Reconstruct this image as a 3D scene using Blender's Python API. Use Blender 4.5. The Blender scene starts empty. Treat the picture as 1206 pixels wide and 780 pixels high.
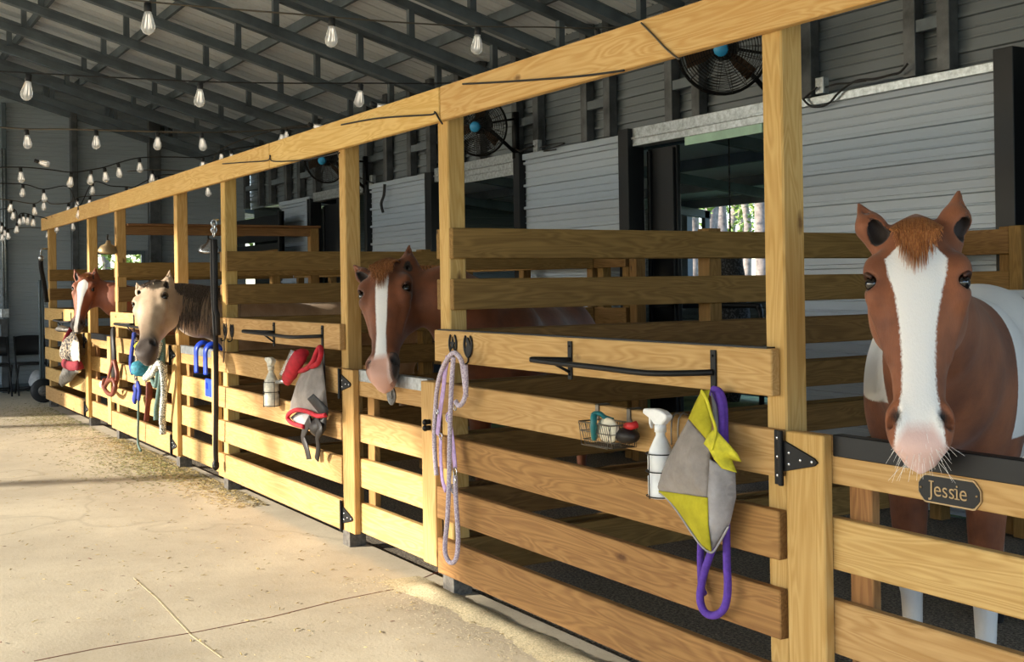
import bpy, bmesh, math, random
import numpy as np
from mathutils import Vector, Matrix, noise as mnoise
from mathutils.geometry import delaunay_2d_cdt
S=bpy.context.scene; C=S.collection
PI=math.pi
rnd=random.Random(7)
# ---------------------------------------------------------------- camera
FPX,CXP,CYP,YAW,PIT,ROL=1385.2,603.0,332.5,-1.0334,0.0017,-0.01482
def basis():
    cy,sy=math.cos(YAW),math.sin(YAW);cp,sp=math.cos(PIT),math.sin(PIT)
    f=Vector((sy*cp,cy*cp,sp));r=Vector((cy,-sy,0));u=r.cross(f)
    cr,sr=math.cos(ROL),math.sin(ROL)
    return cr*r+sr*u,-sr*r+cr*u,f
RT,UP,FW=basis()
CAM=Vector((0,-2.7,1.53))
cam=bpy.data.cameras.new('camera');co=bpy.data.objects.new('camera',cam);C.objects.link(co)
m=Matrix((RT,UP,-FW)).transposed().to_4x4();m.translation=CAM;co.matrix_world=m
cam.sensor_fit='HORIZONTAL';cam.sensor_width=36;cam.lens=36*FPX/1206
cam.shift_y=(CYP-390)/1206;cam.clip_end=500;cam.clip_start=.05
S.camera=co
def ray(x,y): return RT*((x-CXP)/FPX)-UP*((y-CYP)/FPX)+FW
def at(x,y,Y):          # a pixel of the photograph as the point where its ray meets the upright plane Y
    r=ray(x,y); return CAM+r*((Y-CAM.y)/r.y)
def atX(x,y,X):
    r=ray(x,y); return CAM+r*((X-CAM.x)/r.x)
def atD(x,y,d): return CAM+ray(x,y)*d
# ---------------------------------------------------------------- world, sun, exposure
W=bpy.data.worlds.new('sky');S.world=W;W.use_nodes=True
wn=W.node_tree;bg=wn.nodes['Background'];sk=wn.nodes.new('ShaderNodeTexSky')
sk.sky_type='NISHITA';sk.sun_disc=False;sk.sun_elevation=math.radians(32);sk.sun_rotation=math.radians(200);sk.air_density=1.0;sk.dust_density=1.0
tc=wn.nodes.new('ShaderNodeMix');tc.data_type='RGBA';tc.blend_type='MULTIPLY';tc.inputs[0].default_value=1;tc.inputs[7].default_value=(.94,.98,1.07,1);wn.links.new(sk.outputs[0],tc.inputs[6]);wn.links.new(tc.outputs[2],bg.inputs[0]);bg.inputs[1].default_value=0.5
SUND=Vector((.42,1,-.28))
sl=bpy.data.lights.new('sun','SUN');sl.energy=9.5;sl.angle=math.radians(1.2);sl.color=(1,.9,.74)
so=bpy.data.objects.new('sun',sl);C.objects.link(so);so.rotation_euler=SUND.to_track_quat('-Z','Y').to_euler()
S.view_settings.view_transform='Standard';S.view_settings.look='None';S.view_settings.gamma=1;S.view_settings.use_curve_mapping=False
S.view_settings.exposure=0.36
# ---------------------------------------------------------------- materials
MATS={}
def srgb(c):
    if isinstance(c,str): c=[int(c[i:i+2],16)/255 for i in (0,2,4)]
    return tuple(x/12.92 if x<=.04045 else ((x+.055)/1.055)**2.4 for x in c[:3])+(1,)
def nd(nt,t,**k):
    n=nt.nodes.new(t)
    for a,b in k.items():
        if hasattr(n,a): setattr(n,a,b)
    return n
def base(name):
    m=bpy.data.materials.new(name);m.use_nodes=True;MATS[name]=m
    return m,m.node_tree,m.node_tree.nodes['Principled BSDF']
def mix(nt,fac,a,b,typ='MIX'):
    n=nt.nodes.new('ShaderNodeMix');n.data_type='RGBA';n.blend_type=typ
    for i,v in ((0,fac),(6,a),(7,b)):
        if hasattr(v,'links') : nt.links.new(v,n.inputs[i])
        elif v is not None: n.inputs[i].default_value=v
    return n.outputs[2]
def math_(nt,op,a,b=None,c=None,clamp=False):
    n=nt.nodes.new('ShaderNodeMath');n.operation=op;n.use_clamp=clamp
    for i,v in enumerate((a,b,c)):
        if v is None: continue
        if hasattr(v,'links'): nt.links.new(v,n.inputs[i])
        else: n.inputs[i].default_value=v
    return n.outputs[0]
def tex(nt,scale=(1,1,1),coord='Object',rand=True):
    t=nt.nodes.new('ShaderNodeTexCoord');mp=nt.nodes.new('ShaderNodeMapping')
    nt.links.new(t.outputs[coord],mp.inputs[0]);mp.inputs[3].default_value=scale
    if rand:
        oi=nt.nodes.new('ShaderNodeObjectInfo');v=nt.nodes.new('ShaderNodeVectorMath');v.operation='SCALE'
        cb=nt.nodes.new('ShaderNodeCombineXYZ')
        for i in range(3): nt.links.new(oi.outputs['Random'],cb.inputs[i])
        nt.links.new(cb.outputs[0],v.inputs[0]);v.inputs['Scale'].default_value=57.0
        nt.links.new(v.outputs[0],mp.inputs[1])
    return mp.outputs[0]
def noise(nt,vec,scale,detail=4,rough=.55,dist=0):
    n=nt.nodes.new('ShaderNodeTexNoise');nt.links.new(vec,n.inputs['Vector']);n.inputs['Scale'].default_value=scale
    n.inputs['Detail'].default_value=detail;n.inputs['Roughness'].default_value=rough;n.inputs['Distortion'].default_value=dist
    return n.outputs[0]
def ramp(nt,f,stops):
    r=nt.nodes.new('ShaderNodeValToRGB');nt.links.new(f,r.inputs[0]);e=r.color_ramp.elements
    while len(e)<len(stops): e.new(.5)
    for q,(p,c) in zip(e,stops): q.position=p;q.color=c if len(c)==4 else srgb(c)
    return r.outputs[0]
def bump(nt,b,h,s,d=.01):
    n=nt.nodes.new('ShaderNodeBump');n.inputs['Strength'].default_value=s;n.inputs['Distance'].default_value=d
    nt.links.new(h,n.inputs['Height']);nt.links.new(n.outputs[0],b.inputs['Normal'])
G=lambda v:(v,v,v,1)
def wood(name,light,dark,knot='5a3a1c',rough=.75):
    m,nt,b=base(name)
    v=tex(nt,(1,1,1))
    mp=nt.nodes.new('ShaderNodeMapping');nt.links.new(v,mp.inputs[0]);mp.inputs[3].default_value=(.9,9,9)
    big=noise(nt,mp.outputs[0],1.3,2,.5,.6)
    rings=math_(nt,'SINE',math_(nt,'MULTIPLY',big,80))
    rings=math_(nt,'MULTIPLY_ADD',rings,.5,.5)
    mp2=nt.nodes.new('ShaderNodeMapping');nt.links.new(v,mp2.inputs[0]);mp2.inputs[3].default_value=(3,110,110)
    fine=noise(nt,mp2.outputs[0],1,3,.6)
    g=math_(nt,'ADD',math_(nt,'MULTIPLY',rings,.32),math_(nt,'MULTIPLY',fine,.6))
    col=ramp(nt,g,[(.18,srgb(light)),(.85,srgb(dark))])
    blot=noise(nt,v,1.7,3,.6)
    col=mix(nt,math_(nt,'MULTIPLY',ramp(nt,blot,[(.45,G(0)),(.75,G(1))]),.35),col,srgb(dark))
    # knots
    vo=nt.nodes.new('ShaderNodeTexVoronoi');mp3=nt.nodes.new('ShaderNodeMapping');nt.links.new(v,mp3.inputs[0]);mp3.inputs[3].default_value=(1.9,4.5,4.5)
    nt.links.new(mp3.outputs[0],vo.inputs['Vector']);vo.inputs['Scale'].default_value=1.0
    kn=ramp(nt,math_(nt,'ADD',vo.outputs['Distance'],math_(nt,'MULTIPLY',noise(nt,v,30,2),.06)),[(.06,G(1)),(.115,G(0))])
    col=mix(nt,math_(nt,'MULTIPLY',kn,.85),col,srgb(knot))
    oi=nt.nodes.new('ShaderNodeObjectInfo')
    hs=nt.nodes.new('ShaderNodeHueSaturation');nt.links.new(col,hs.inputs['Color'])
    nt.links.new(math_(nt,'MULTIPLY_ADD',oi.outputs['Random'],.22,.88),hs.inputs['Value'])
    nt.links.new(math_(nt,'MULTIPLY_ADD',oi.outputs['Random'],.012,.494),hs.inputs['Hue'])
    nt.links.new(hs.outputs[0],b.inputs['Base Color']);b.inputs['Roughness'].default_value=rough
    b.inputs['Specular IOR Level'].default_value=.25
    bump(nt,b,g,.25,.004);return m
def plain(name,col,rough=.6,metal=0,var=.12,vs=6,bmp=.0,spec=.4):
    m,nt,b=base(name);c=srgb(col);v=tex(nt)
    n=noise(nt,v,vs,4,.6)
    d=tuple(x*(1-var*1.8) for x in c[:3])+(1,);l=tuple(min(1,x*(1+var*.8)) for x in c[:3])+(1,)
    nt.links.new(ramp(nt,n,[(.3,d),(.7,l)]),b.inputs['Base Color'])
    b.inputs['Roughness'].default_value=rough;b.inputs['Metallic'].default_value=metal;b.inputs['Specular IOR Level'].default_value=spec
    if bmp: bump(nt,b,noise(nt,v,vs*6,3,.6),bmp,.003)
    return m
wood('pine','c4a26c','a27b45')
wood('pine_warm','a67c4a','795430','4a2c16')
wood('pine_brown','8d6c3e','664a24','2c1a0a')  # darker brown pine for partitions, back fences and rack slats
wood('pine_post','c6a46a','a78044')
wood('beam_pine','dcba7c','c0924c','6b4520')
wood('old_brown_wood','84603c','5a3c22','2c1a0c')
plain('black_steel','14171b',.45,.3,.1)
plain('black_iron','17181a',.5,.5,.15)
plain('black_rubber','1c1d20',.55,0,.2,12,.15)
plain('dark_truss','646e76',.6,.1,.2,3)
plain('stud_steel','5b5e61',.5,.5,.3,5)
plain('galv','b9c0c4',.38,.75,.22,30)
plain('mint_film','9fc4b0',.45,0,.1,6)
plain('white_plastic','e6e7e6',.4,0,.08,12)
plain('dirty_white','d8d4c4',.6,0,.3,22)
plain('teal_plastic','1f6f72',.35,0,.1)
plain('cream_pad','f0e6cc',.8,0,.12,20,.2)
plain('red_fabric','b01c2c',.8,0,.2,25,.3)
plain('maroon_fabric','7a1626',.85,0,.25,25,.3)
plain('red_plastic','c22a2c',.45,0,.1)
plain('blue_plastic','1c46c8',.4,0,.1)
plain('navy_fabric','1b2f86',.8,0,.2,20,.2)
plain('teal_roll','2b7f96',.7,0,.3,30,.2)
plain('purple_web','5c3aa2',.75,0,.15,60,.4)
plain('lavender_web','b79ccb',.8,0,.15,50,.3)
plain('yellow_fabric','c6be2c',.75,0,.18,30,.4)
plain('leather_black','1d1816',.5,0,.2,20,.2)
plain('leather_brown','6a2f20',.5,0,.25,20,.2)
plain('rope_green','56706a',.85,0,.3,90,.4)
plain('silver','c9ccd0',.25,.9,.08)
plain('wire_steel','6d675e',.4,.8,.2)
plain('chair_black','17191d',.5,.1,.1)
plain('tan_bag','cfd0d4',.8,0,.15,10,.3)
plain('lid_brown','3d2115',.5);plain('lid_dun','4a3f35',.5);plain('bronze','a08a68',.45,.6,.1)
plain('pewter','6f6c68',.45,.6,.3,40,.4)
plain('hoof','3a332c',.6,0,.2)
plain('eye_dark','0c0807',.08,0,.0,3,0,.8)
plain('window_frame','59656c',.5,.1,.1)
plain('bark','8a7f78',.9,0,.3,9,.5)
plain('pine_leaf','a4c06a',.8,0,.4,8)
plain('field_grass','76844a',.95,0,.35,3,.3)
plain('fan_blade','5b4636',.4,.3,.15)
plain('sky_blue_cap','2f93c8',.4)
def speck(name,a,b2,scale=160,thr=.5,rough=.85):
    m,nt,b=base(name);v=tex(nt)
    n=noise(nt,v,scale,1,.5)
    nt.links.new(ramp(nt,n,[(thr-.02,srgb(a)),(thr+.02,srgb(b2))]),b.inputs['Base Color']);b.inputs['Roughness'].default_value=rough
    bump(nt,b,n,.3,.003);return m
speck('rope_speckle','2c332f','dfe0d6',150,.5)
speck('rope_lavender','a293a6','cbc0c8',160,.5)
speck('paisley','24232b','ab9c86',40,.52)
speck('net_black','0c0c0e','3a3a3c',60,.55)
def clothmat(name,col,rough=.85,wr=.5):
    m,nt,b=base(name);v=tex(nt,rand=False);c=srgb(col)
    n=noise(nt,v,9,5,.65);n2=noise(nt,v,420,1,.5)
    nt.links.new(ramp(nt,n,[(.3,tuple(x*.62 for x in c[:3])+(1,)),(.68,c)]),b.inputs['Base Color']);b.inputs['Roughness'].default_value=rough
    h=math_(nt,'ADD',noise(nt,v,14,4,.6),math_(nt,'MULTIPLY',n2,.12));bump(nt,b,h,wr,.012)
    b.inputs['Specular IOR Level'].default_value=.2;return m
clothmat('grey_mesh','a5a2a4');clothmat('grey_mesh_warm','9a928c');clothmat('yellow_mesh','b9b02c')
def siding(name,col,rough=.4,var=.06,metal=.0):
    m,nt,b=base(name);c=srgb(col);v=tex(nt,(.35,.35,3))
    n=noise(nt,v,1.2,4,.6);n2=noise(nt,v,22,3,.6)
    cc=ramp(nt,n,[(.3,tuple(x*(1-var*2) for x in c[:3])+(1,)),(.7,c)])
    cc=mix(nt,math_(nt,'MULTIPLY',ramp(nt,n2,[(.55,G(0)),(.8,G(1))]),.15),cc,srgb('8a7c6a'))
    nt.links.new(cc,b.inputs['Base Color']);b.inputs['Roughness'].default_value=rough;b.inputs['Metallic'].default_value=metal
    return m
siding('siding_white','9ba8b6');siding('siding_upper','656e75',.5,.1);siding('siding_end','a0aab2',.5);siding('roof_sheet','dde2e6',.55,.1,.0);siding('siding_leanto','5d676a',.5)
# concrete aisle
m,nt,b=base('aisle_concrete');v=tex(nt,rand=False)
n=noise(nt,v,.55,6,.6,.3);n2=noise(nt,v,7,6,.7);n3=noise(nt,v,60,3,.7)
c=ramp(nt,n,[(.38,srgb('b3a893')),(.62,srgb('cfc4ac'))])
c=mix(nt,math_(nt,'MULTIPLY',ramp(nt,n2,[(.5,G(0)),(.72,G(1))]),.3),c,srgb('a3906f'))
c=mix(nt,math_(nt,'MULTIPLY',ramp(nt,n3,[(.56,G(0)),(.7,G(1))]),.35),c,srgb('7e6b50'))
mu=nt.nodes.new('ShaderNodeTexMusgrave') if False else None
def crack(nt,v,scale,w):
    vo=nt.nodes.new('ShaderNodeTexVoronoi');vo.feature='DISTANCE_TO_EDGE';vo.inputs['Scale'].default_value=scale
    dv=nt.nodes.new('ShaderNodeVectorMath');dv.operation='ADD'
    ns=nt.nodes.new('ShaderNodeTexNoise');ns.inputs['Scale'].default_value=1.5;nt.links.new(v,ns.inputs['Vector'])
    nt.links.new(v,dv.inputs[0]);nt.links.new(ns.outputs['Color'],dv.inputs[1]);nt.links.new(dv.outputs[0],vo.inputs['Vector'])
    return ramp(nt,vo.outputs['Distance'],[(0,G(1)),(w,G(0))])
c=mix(nt,math_(nt,'MULTIPLY',crack(nt,v,.11,.0012),.22),c,srgb('6d5c44'))
nt.links.new(c,b.inputs['Base Color']);b.inputs['Roughness'].default_value=.85
bump(nt,b,math_(nt,'ADD',math_(nt,'MULTIPLY',n2,.5),math_(nt,'MULTIPLY',n3,.5)),.25,.01)
m,nt,b=base('stall_dirt');v=tex(nt,rand=False)
n2=noise(nt,v,9,6,.75);n3=noise(nt,v,70,4,.8)
c=ramp(nt,n3,[(.38,srgb('4a4238')),(.5,srgb('857b6c')),(.66,srgb('c4b79e'))])
nt.links.new(mix(nt,math_(nt,'MULTIPLY',n2,.5),c,srgb('2e2822')),b.inputs['Base Color']);b.inputs['Roughness'].default_value=.95
bump(nt,b,math_(nt,'ADD',n2,n3),.8,.03)
plain('straw','b7a066',.9,0,.35,9);plain('sawdust','cdbf9c',.95,0,.25,120,.6);plain('hay_green','8b8a55',.9,0,.35,9)
m,nt,b=base('bulb_glass');b.inputs['Base Color'].default_value=(1,1,1,1);b.inputs['Roughness'].default_value=.12
b.inputs['Transmission Weight'].default_value=.72;b.inputs['IOR'].default_value=1.2;b.inputs['Specular IOR Level'].default_value=.8
m,nt,b=base('filament');b.inputs['Base Color'].default_value=srgb('f5ead2');b.inputs['Emission Color'].default_value=srgb('fff0dc');b.inputs['Emission Strength'].default_value=1.2
m,nt,b=base('pane_glass');b.inputs['Base Color'].default_value=(1,1,1,1);b.inputs['Roughness'].default_value=.02;b.inputs['Transmission Weight'].default_value=1;b.inputs['IOR'].default_value=1.02
m,nt,b=base('clear_plastic');b.inputs['Base Color'].default_value=(.95,.97,1,1);b.inputs['Roughness'].default_value=.2;b.inputs['Transmission Weight'].default_value=.8;b.inputs['IOR'].default_value=1.15
# horse coats: painted markings come from mesh attributes, grain from noise
def coat(name,col,col2,white='e9e6e2',pink='d6b4ab',dark='2b211d',wrough=.6):
    m,nt,b=base(name);v=tex(nt,rand=False)
    n=noise(nt,v,6,4,.6);n2=noise(nt,v,170,2,.7)
    mp=nt.nodes.new('ShaderNodeMapping');nt.links.new(v,mp.inputs[0]);mp.inputs[3].default_value=(260,260,45)
    hair=noise(nt,mp.outputs[0],1,2,.6)
    c=ramp(nt,n,[(.3,srgb(col2)),(.68,srgb(col))])
    c=mix(nt,math_(nt,'MULTIPLY',hair,.35),c,srgb(col2))
    def at_(nm):
        a=nt.nodes.new('ShaderNodeAttribute');a.attribute_name=nm;return a.outputs['Fac']
    j=math_(nt,'MULTIPLY',math_(nt,'SUBTRACT',math_(nt,'ADD',hair,n2),1.0),.009)
    def mask(nm,w):
        return math_(nt,'MULTIPLY_ADD',math_(nt,'ADD',at_(nm),j),1/w,.5,clamp=True)
    wc=mix(nt,math_(nt,'MULTIPLY',n,.35),srgb(white),srgb('c9c6c4'))
    c=mix(nt,mask('darkm',.05),c,srgb(dark))
    c=mix(nt,mask('whitem',.006),c,wc)
    c=mix(nt,mask('pinkm',.03),c,srgb(pink))
    c=mix(nt,mask('blackm',.012),c,srgb('15100e'))
    nt.links.new(c,b.inputs['Base Color']);b.inputs['Roughness'].default_value=wrough;b.inputs['Specular IOR Level'].default_value=.3
    b.inputs['Sheen Weight'].default_value=.15
    bump(nt,b,math_(nt,'ADD',hair,math_(nt,'MULTIPLY',n,1.5)),.22,.006);return m
coat('coat_paint','965a38','633722');coat('coat_chestnut','82492a','55301d',pink='c79a88');coat('coat_far_chestnut','8a4a2a','6a3620',pink='7d6a62')
coat('coat_dun','bda68c','957c64',white='c9b8a2',pink='54463f',dark='3c3029')
def hairm(name,a,b2,coord=(200,200,8)):
    m,nt,b=base(name);v=tex(nt,coord,rand=False);nt.links.new(ramp(nt,noise(nt,v,1,2),[(.3,srgb(a)),(.7,srgb(b2))]),b.inputs['Base Color']);b.inputs['Roughness'].default_value=.5
hairm('hair_ginger','8a4a24','c2844c');hairm('hair_chestnut','6b3c20','b87c48');hairm('hair_dun','231d1a','75665a');hairm('hair_white','e8e2d8','ffffff')
# ---------------------------------------------------------------- builders
class MB:
    def __init__(s): s.b=bmesh.new()
    def box(s,x0,x1,y0,y1,z0,z1,M=None):
        v=[s.b.verts.new((x,y,z)) for x in (x0,x1) for y in (y0,y1) for z in (z0,z1)]
        if M is not None:
            for q in v: q.co=M@q.co
        for f in ((0,1,3,2),(4,6,7,5),(0,4,5,1),(2,3,7,6),(0,2,6,4),(1,5,7,3)): s.b.faces.new([v[i] for i in f])
        return s
    def tube(s,pts,r,n=8,cap=True,closed=False,flat=None,side=None):
        pts=[Vector(p) for p in pts];N=len(pts);rs=r if isinstance(r,(list,tuple)) else [r]*N
        rings=[];prev=None
        for i,p in enumerate(pts):
            if closed: d=pts[(i+1)%N]-pts[i-1]
            else: d=pts[min(i+1,N-1)]-pts[max(i-1,0)]
            if d.length<1e-9: d=Vector((0,0,1))
            d.normalize()
            if prev is None:
                a=Vector(side) if side is not None else (Vector((0,0,1)) if abs(d.z)<.9 else Vector((0,1,0)))
            else: a=prev
            a=a-d*a.dot(d)
            if a.length<1e-6: a=Vector((1,0,0))-d*d.x
            a.normalize();bb=d.cross(a);prev=a
            k=flat if flat else 1
            rings.append([s.b.verts.new(p+(a*math.cos(2*PI*j/n)+bb*math.sin(2*PI*j/n)*k)*rs[i]) for j in range(n)])
        M_=N if closed else N-1
        for i in range(M_):
            A=rings[i];B=rings[(i+1)%N]
            for j in range(n): s.b.faces.new((A[j],A[(j+1)%n],B[(j+1)%n],B[j]))
        if cap and not closed:
            s.b.faces.new(rings[0][::-1]);s.b.faces.new(rings[-1])
        return s
    def lathe(s,prof,n=16,M=None,cap=True):
        rings=[]
        for r,z in prof:
            rings.append([s.b.verts.new((r*math.cos(2*PI*j/n),r*math.sin(2*PI*j/n),z)) for j in range(n)])
        for A,B in zip(rings,rings[1:]):
            for j in range(n): s.b.faces.new((A[j],A[(j+1)%n],B[(j+1)%n],B[j]))
        if cap: s.b.faces.new(rings[0][::-1]);s.b.faces.new(rings[-1])
        if M is not None:
            for R in rings:
                for q in R: q.co=M@q.co
        return s
    def prism(s,poly,d0,d1,M=None):   # polygon in x,z extruded along y
        A=[s.b.verts.new((x,d0,z)) for x,z in poly];B=[s.b.verts.new((x,d1,z)) for x,z in poly];n=len(poly)
        s.b.faces.new(A);s.b.faces.new(B[::-1])
        for i in range(n): s.b.faces.new((A[i],B[i],B[(i+1)%n],A[(i+1)%n]))
        if M is not None:
            for q in A+B: q.co=M@q.co
        return s
    def ball(s,c,r,n=12,m=8,sc=(1,1,1)):
        c=Vector(c);rings=[]
        for i in range(1,m):
            t=PI*i/m
            rings.append([s.b.verts.new(c+Vector((r*sc[0]*math.sin(t)*math.cos(2*PI*j/n),r*sc[1]*math.sin(t)*math.sin(2*PI*j/n),r*sc[2]*math.cos(t)))) for j in range(n)])
        a=s.b.verts.new(c+Vector((0,0,r*sc[2])));z=s.b.verts.new(c-Vector((0,0,r*sc[2])))
        for j in range(n):
            s.b.faces.new((a,rings[0][j],rings[0][(j+1)%n]));s.b.faces.new((z,rings[-1][(j+1)%n],rings[-1][j]))
        for A,B in zip(rings,rings[1:]):
            for j in range(n): s.b.faces.new((A[j],B[j],B[(j+1)%n],A[(j+1)%n]))
        return s
    def build(s,name,mat,parent=None,smooth=False,bevel=0,kind=None,label=None):
        if bevel: bmesh.ops.bevel(s.b,geom=list(s.b.edges),offset=bevel,segments=1,affect='EDGES',profile=.5,clamp_overlap=True)
        bmesh.ops.recalc_face_normals(s.b,faces=list(s.b.faces))
        me=bpy.data.meshes.new(name);s.b.to_mesh(me);s.b.free()
        return link(name,me,mat,parent,smooth,kind,label)
def link(name,me,mat,parent=None,smooth=False,kind=None,label=None):
    me.materials.append(MATS[mat])
    if smooth: me.polygons.foreach_set('use_smooth',[True]*len(me.polygons))
    o=bpy.data.objects.new(name,me);C.objects.link(o)
    if parent is not None:
        o.parent=parent
        o.matrix_parent_inverse=wmat(parent).inverted()
    if kind: o['kind']=kind
    if label: o['label']=label
    return o
def wmat(o):
    M=Matrix.LocRotScale(o.location,o.rotation_euler,o.scale)
    if o.parent: M=wmat(o.parent)@o.matrix_parent_inverse@M
    return M
def thing(name,label,cat,loc=(0,0,0),group=None):
    o=bpy.data.objects.new(name,None);C.objects.link(o);o.location=loc;o.empty_display_size=.1
    o['label']=label;o['category']=cat
    if group: o['group']=group
    return o
def tag(o,label,cat,group=None,kind=None):
    o['label']=label;o['category']=cat
    if group: o['group']=group
    if kind: o['kind']=kind
    return o
def board(name,parent,x0,x1,y0,y1,z0,z1,mat,bev=.004,label=None,tilt=0):
    """a sawn board with its grain along its longest side"""
    d=(x1-x0,y1-y0,z1-z0);ax=max(range(3),key=lambda i:d[i])
    L=d[ax];o1,o2=[i for i in range(3) if i!=ax]
    b=MB();b.box(-L/2,L/2,-d[o1]/2,d[o1]/2,-d[o2]/2,d[o2]/2)
    o=b.build(name,mat,None,bevel=bev)
    c=Vector(((x0+x1)/2,(y0+y1)/2,(z0+z1)/2))
    cols=[None]*3;R=Matrix.Identity(3)
    e=[Vector((1,0,0)),Vector((0,1,0)),Vector((0,0,1))]
    X=e[ax];Y=e[o1];Z=e[o2]
    if X.cross(Y).dot(Z)<0: X=-X
    R=Matrix((X,Y,Z)).transposed()
    o.rotation_euler=R.to_euler();o.location=c
    if tilt: o.rotation_euler.rotate(Matrix.Rotation(tilt,3,'Y'))
    if parent is not None:
        o.parent=parent;o.matrix_parent_inverse=wmat(parent).inverted()
    if label: o['label']=label
    return o
def dup(root,loc,label=None,group=None,rot=None):
    r=root.copy();C.objects.link(r);r.location=loc
    if rot is not None: r.rotation_euler=rot
    if label: r['label']=label
    if group: r['group']=group
    for ch in list(root.children):
        c=ch.copy();C.objects.link(c);c.parent=r;c.matrix_parent_inverse=ch.matrix_parent_inverse.copy()
        for g in list(ch.children):
            d=g.copy();C.objects.link(d);d.parent=c;d.matrix_parent_inverse=g.matrix_parent_inverse.copy()
    return r
def smoothpath(pts,k=6):
    pts=[Vector(p) for p in pts];out=[]
    for i in range(len(pts)-1):
        p0=pts[max(i-1,0)];p1=pts[i];p2=pts[i+1];p3=pts[min(i+2,len(pts)-1)]
        for j in range(k):
            t=j/k;out.append(.5*((2*p1)+(p2-p0)*t+(2*p0-5*p1+4*p2-p3)*t*t+(3*p1-p0-3*p2+p3)*t**3))
    out.append(pts[-1]);return out
def rope(name,pix,r,mat,parent,n=8,flat=None,side=None,k=6,label=None):
    """pix: (x,y,Y) photo pixels with their distance plane"""
    pts=smoothpath([at(*p) for p in pix],k)
    return MB().tube(pts,r,n,flat=flat,side=side).build(name,mat,parent,smooth=True,label=label)
def cloth(name,poly,Y,mat,parent,res=.012,bulge=.02,fold=.006,seed=0,thick=.003,label=None,close=True):
    """sewn fabric panel: outline in photo pixels on the upright plane Y (or with its own Y per corner), puffed and creased"""
    P=[at(p[0],p[1],p[2] if len(p)>2 else Y) for p in poly]
    n=len(P);cen=sum(P,Vector())/n
    p2=[Vector((p.x,p.z)) for p in P];Ys=[p.y for p in P]
    dens=[]
    yy=[]
    for i in range(n):
        a,b_=p2[i],p2[(i+1)%n];k=max(1,int((b_-a).length/res))
        for j in range(k):
            t=j/k;dens.append(a.lerp(b_,t));yy.append(Ys[i]*(1-t)+Ys[(i+1)%n]*t)
    def dist(q):
        best=1e9
        for i in range(n):
            a,b_=p2[i],p2[(i+1)%n];ab=b_-a;t=max(0,min(1,(q-a).dot(ab)/max(ab.length_squared,1e-9)));best=min(best,(q-a-ab*t).length)
        return best
    def inside(q):
        c=False
        for i in range(n):
            a,b_=p2[i],p2[(i+1)%n]
            if (a.y>q.y)!=(b_.y>q.y) and q.x<(b_.x-a.x)*(q.y-a.y)/(b_.y-a.y)+a.x: c=not c
        return c
    V=list(dens);nb=len(V)
    x0=min(p.x for p in p2);x1=max(p.x for p in p2);z0=min(p.y for p in p2);z1=max(p.y for p in p2)
    i=0;z=z0
    while z<z1:
        x=x0+(i%2)*res/2
        while x<x1:
            q=Vector((x,z))
            if inside(q) and dist(q)>res*.5: V.append(q)
            x+=res
        z+=res*.87;i+=1
    vo,ed,fa,_,_,_=delaunay_2d_cdt(V,[(i,(i+1)%nb) for i in range(nb)],[list(range(nb))],1,1e-6)
    b=bmesh.new();vs=[]
    D=max(.02,.35*min(x1-x0,z1-z0))
    for qi,q in enumerate(vo):
        if qi<nb: yv=yy[qi]
        else:
            w=[1/((q-d_).length_squared+1e-5) for d_ in dens];yv=sum(w_*y_ for w_,y_ in zip(w,yy))/sum(w)
        t=min(1,dist(q)/D);puff=bulge*math.sin(t*PI/2)
        cr=mnoise.noise(Vector((q.x*11+seed,q.y*7,seed)))*fold+mnoise.noise(Vector((q.x*30,q.y*22,seed+3)))*fold*.45
        vs.append(b.verts.new((q.x,yv-puff-cr*t*1.3,q.y)))
    for f in fa:
        try: b.faces.new([vs[i] for i in f])
        except Exception: pass
    bmesh.ops.recalc_face_normals(b,faces=list(b.faces))
    me=bpy.data.meshes.new(name);b.to_mesh(me);b.free()
    o=link(name,me,mat,parent,True,label=label)
    md=o.modifiers.new('thickness','SOLIDIFY');md.thickness=thick;md.offset=0
    return o
# ================================================================ the setting
def struct(o): o['kind']='structure';return o
def ribbed(name,mat,a0,a1,z0,z1,pos,axis,face,pitch=.229,h=.026,parent=None,slope=None):
    """ribbed steel sheet. axis 'Y': ribs run along X on the plane Y=pos; 'X': ribs run along Y on the plane X=pos; face = side the ribs stand out to"""
    prof=[];z=z0;k=math.floor(z0/pitch)
    pts=[]
    while k*pitch<z1+pitch:
        zb=k*pitch
        for dz,d in ((0,0),(.006,h),(.03,h),(.036,0),(.085,0),(.09,.009),(.098,.009),(.103,0),(.15,0),(.155,.009),(.163,.009),(.168,0)): pts.append((zb+dz,d))
        k+=1
    pts=[(z0,0)]+[p for p in pts if z0<p[0]<z1]+[(z1,0)]
    mb=MB();b=mb.b
    A=[];B=[]
    for z_,d in pts:
        o_=pos+face*d
        if axis=='Y': A.append(b.verts.new((a0,o_,z_)));B.append(b.verts.new((a1,o_,z_)))
        else: A.append(b.verts.new((o_,a0,z_)));B.append(b.verts.new((o_,a1,z_)))
    for i in range(len(pts)-1): b.faces.new((A[i],A[i+1],B[i+1],B[i]))
    # back sheet for thickness
    bk=pos-face*.012
    def v(a,z_): return b.verts.new((a,bk,z_) if axis=='Y' else (bk,a,z_))
    q=[v(a0,z0),v(a1,z0),v(a1,z1),v(a0,z1)];b.faces.new(q)
    b.faces.new((A[0],B[0],q[1],q[0]));b.faces.new((A[-1],B[-1],q[2],q[3]))
    return mb.build(name,mat,parent)
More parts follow.
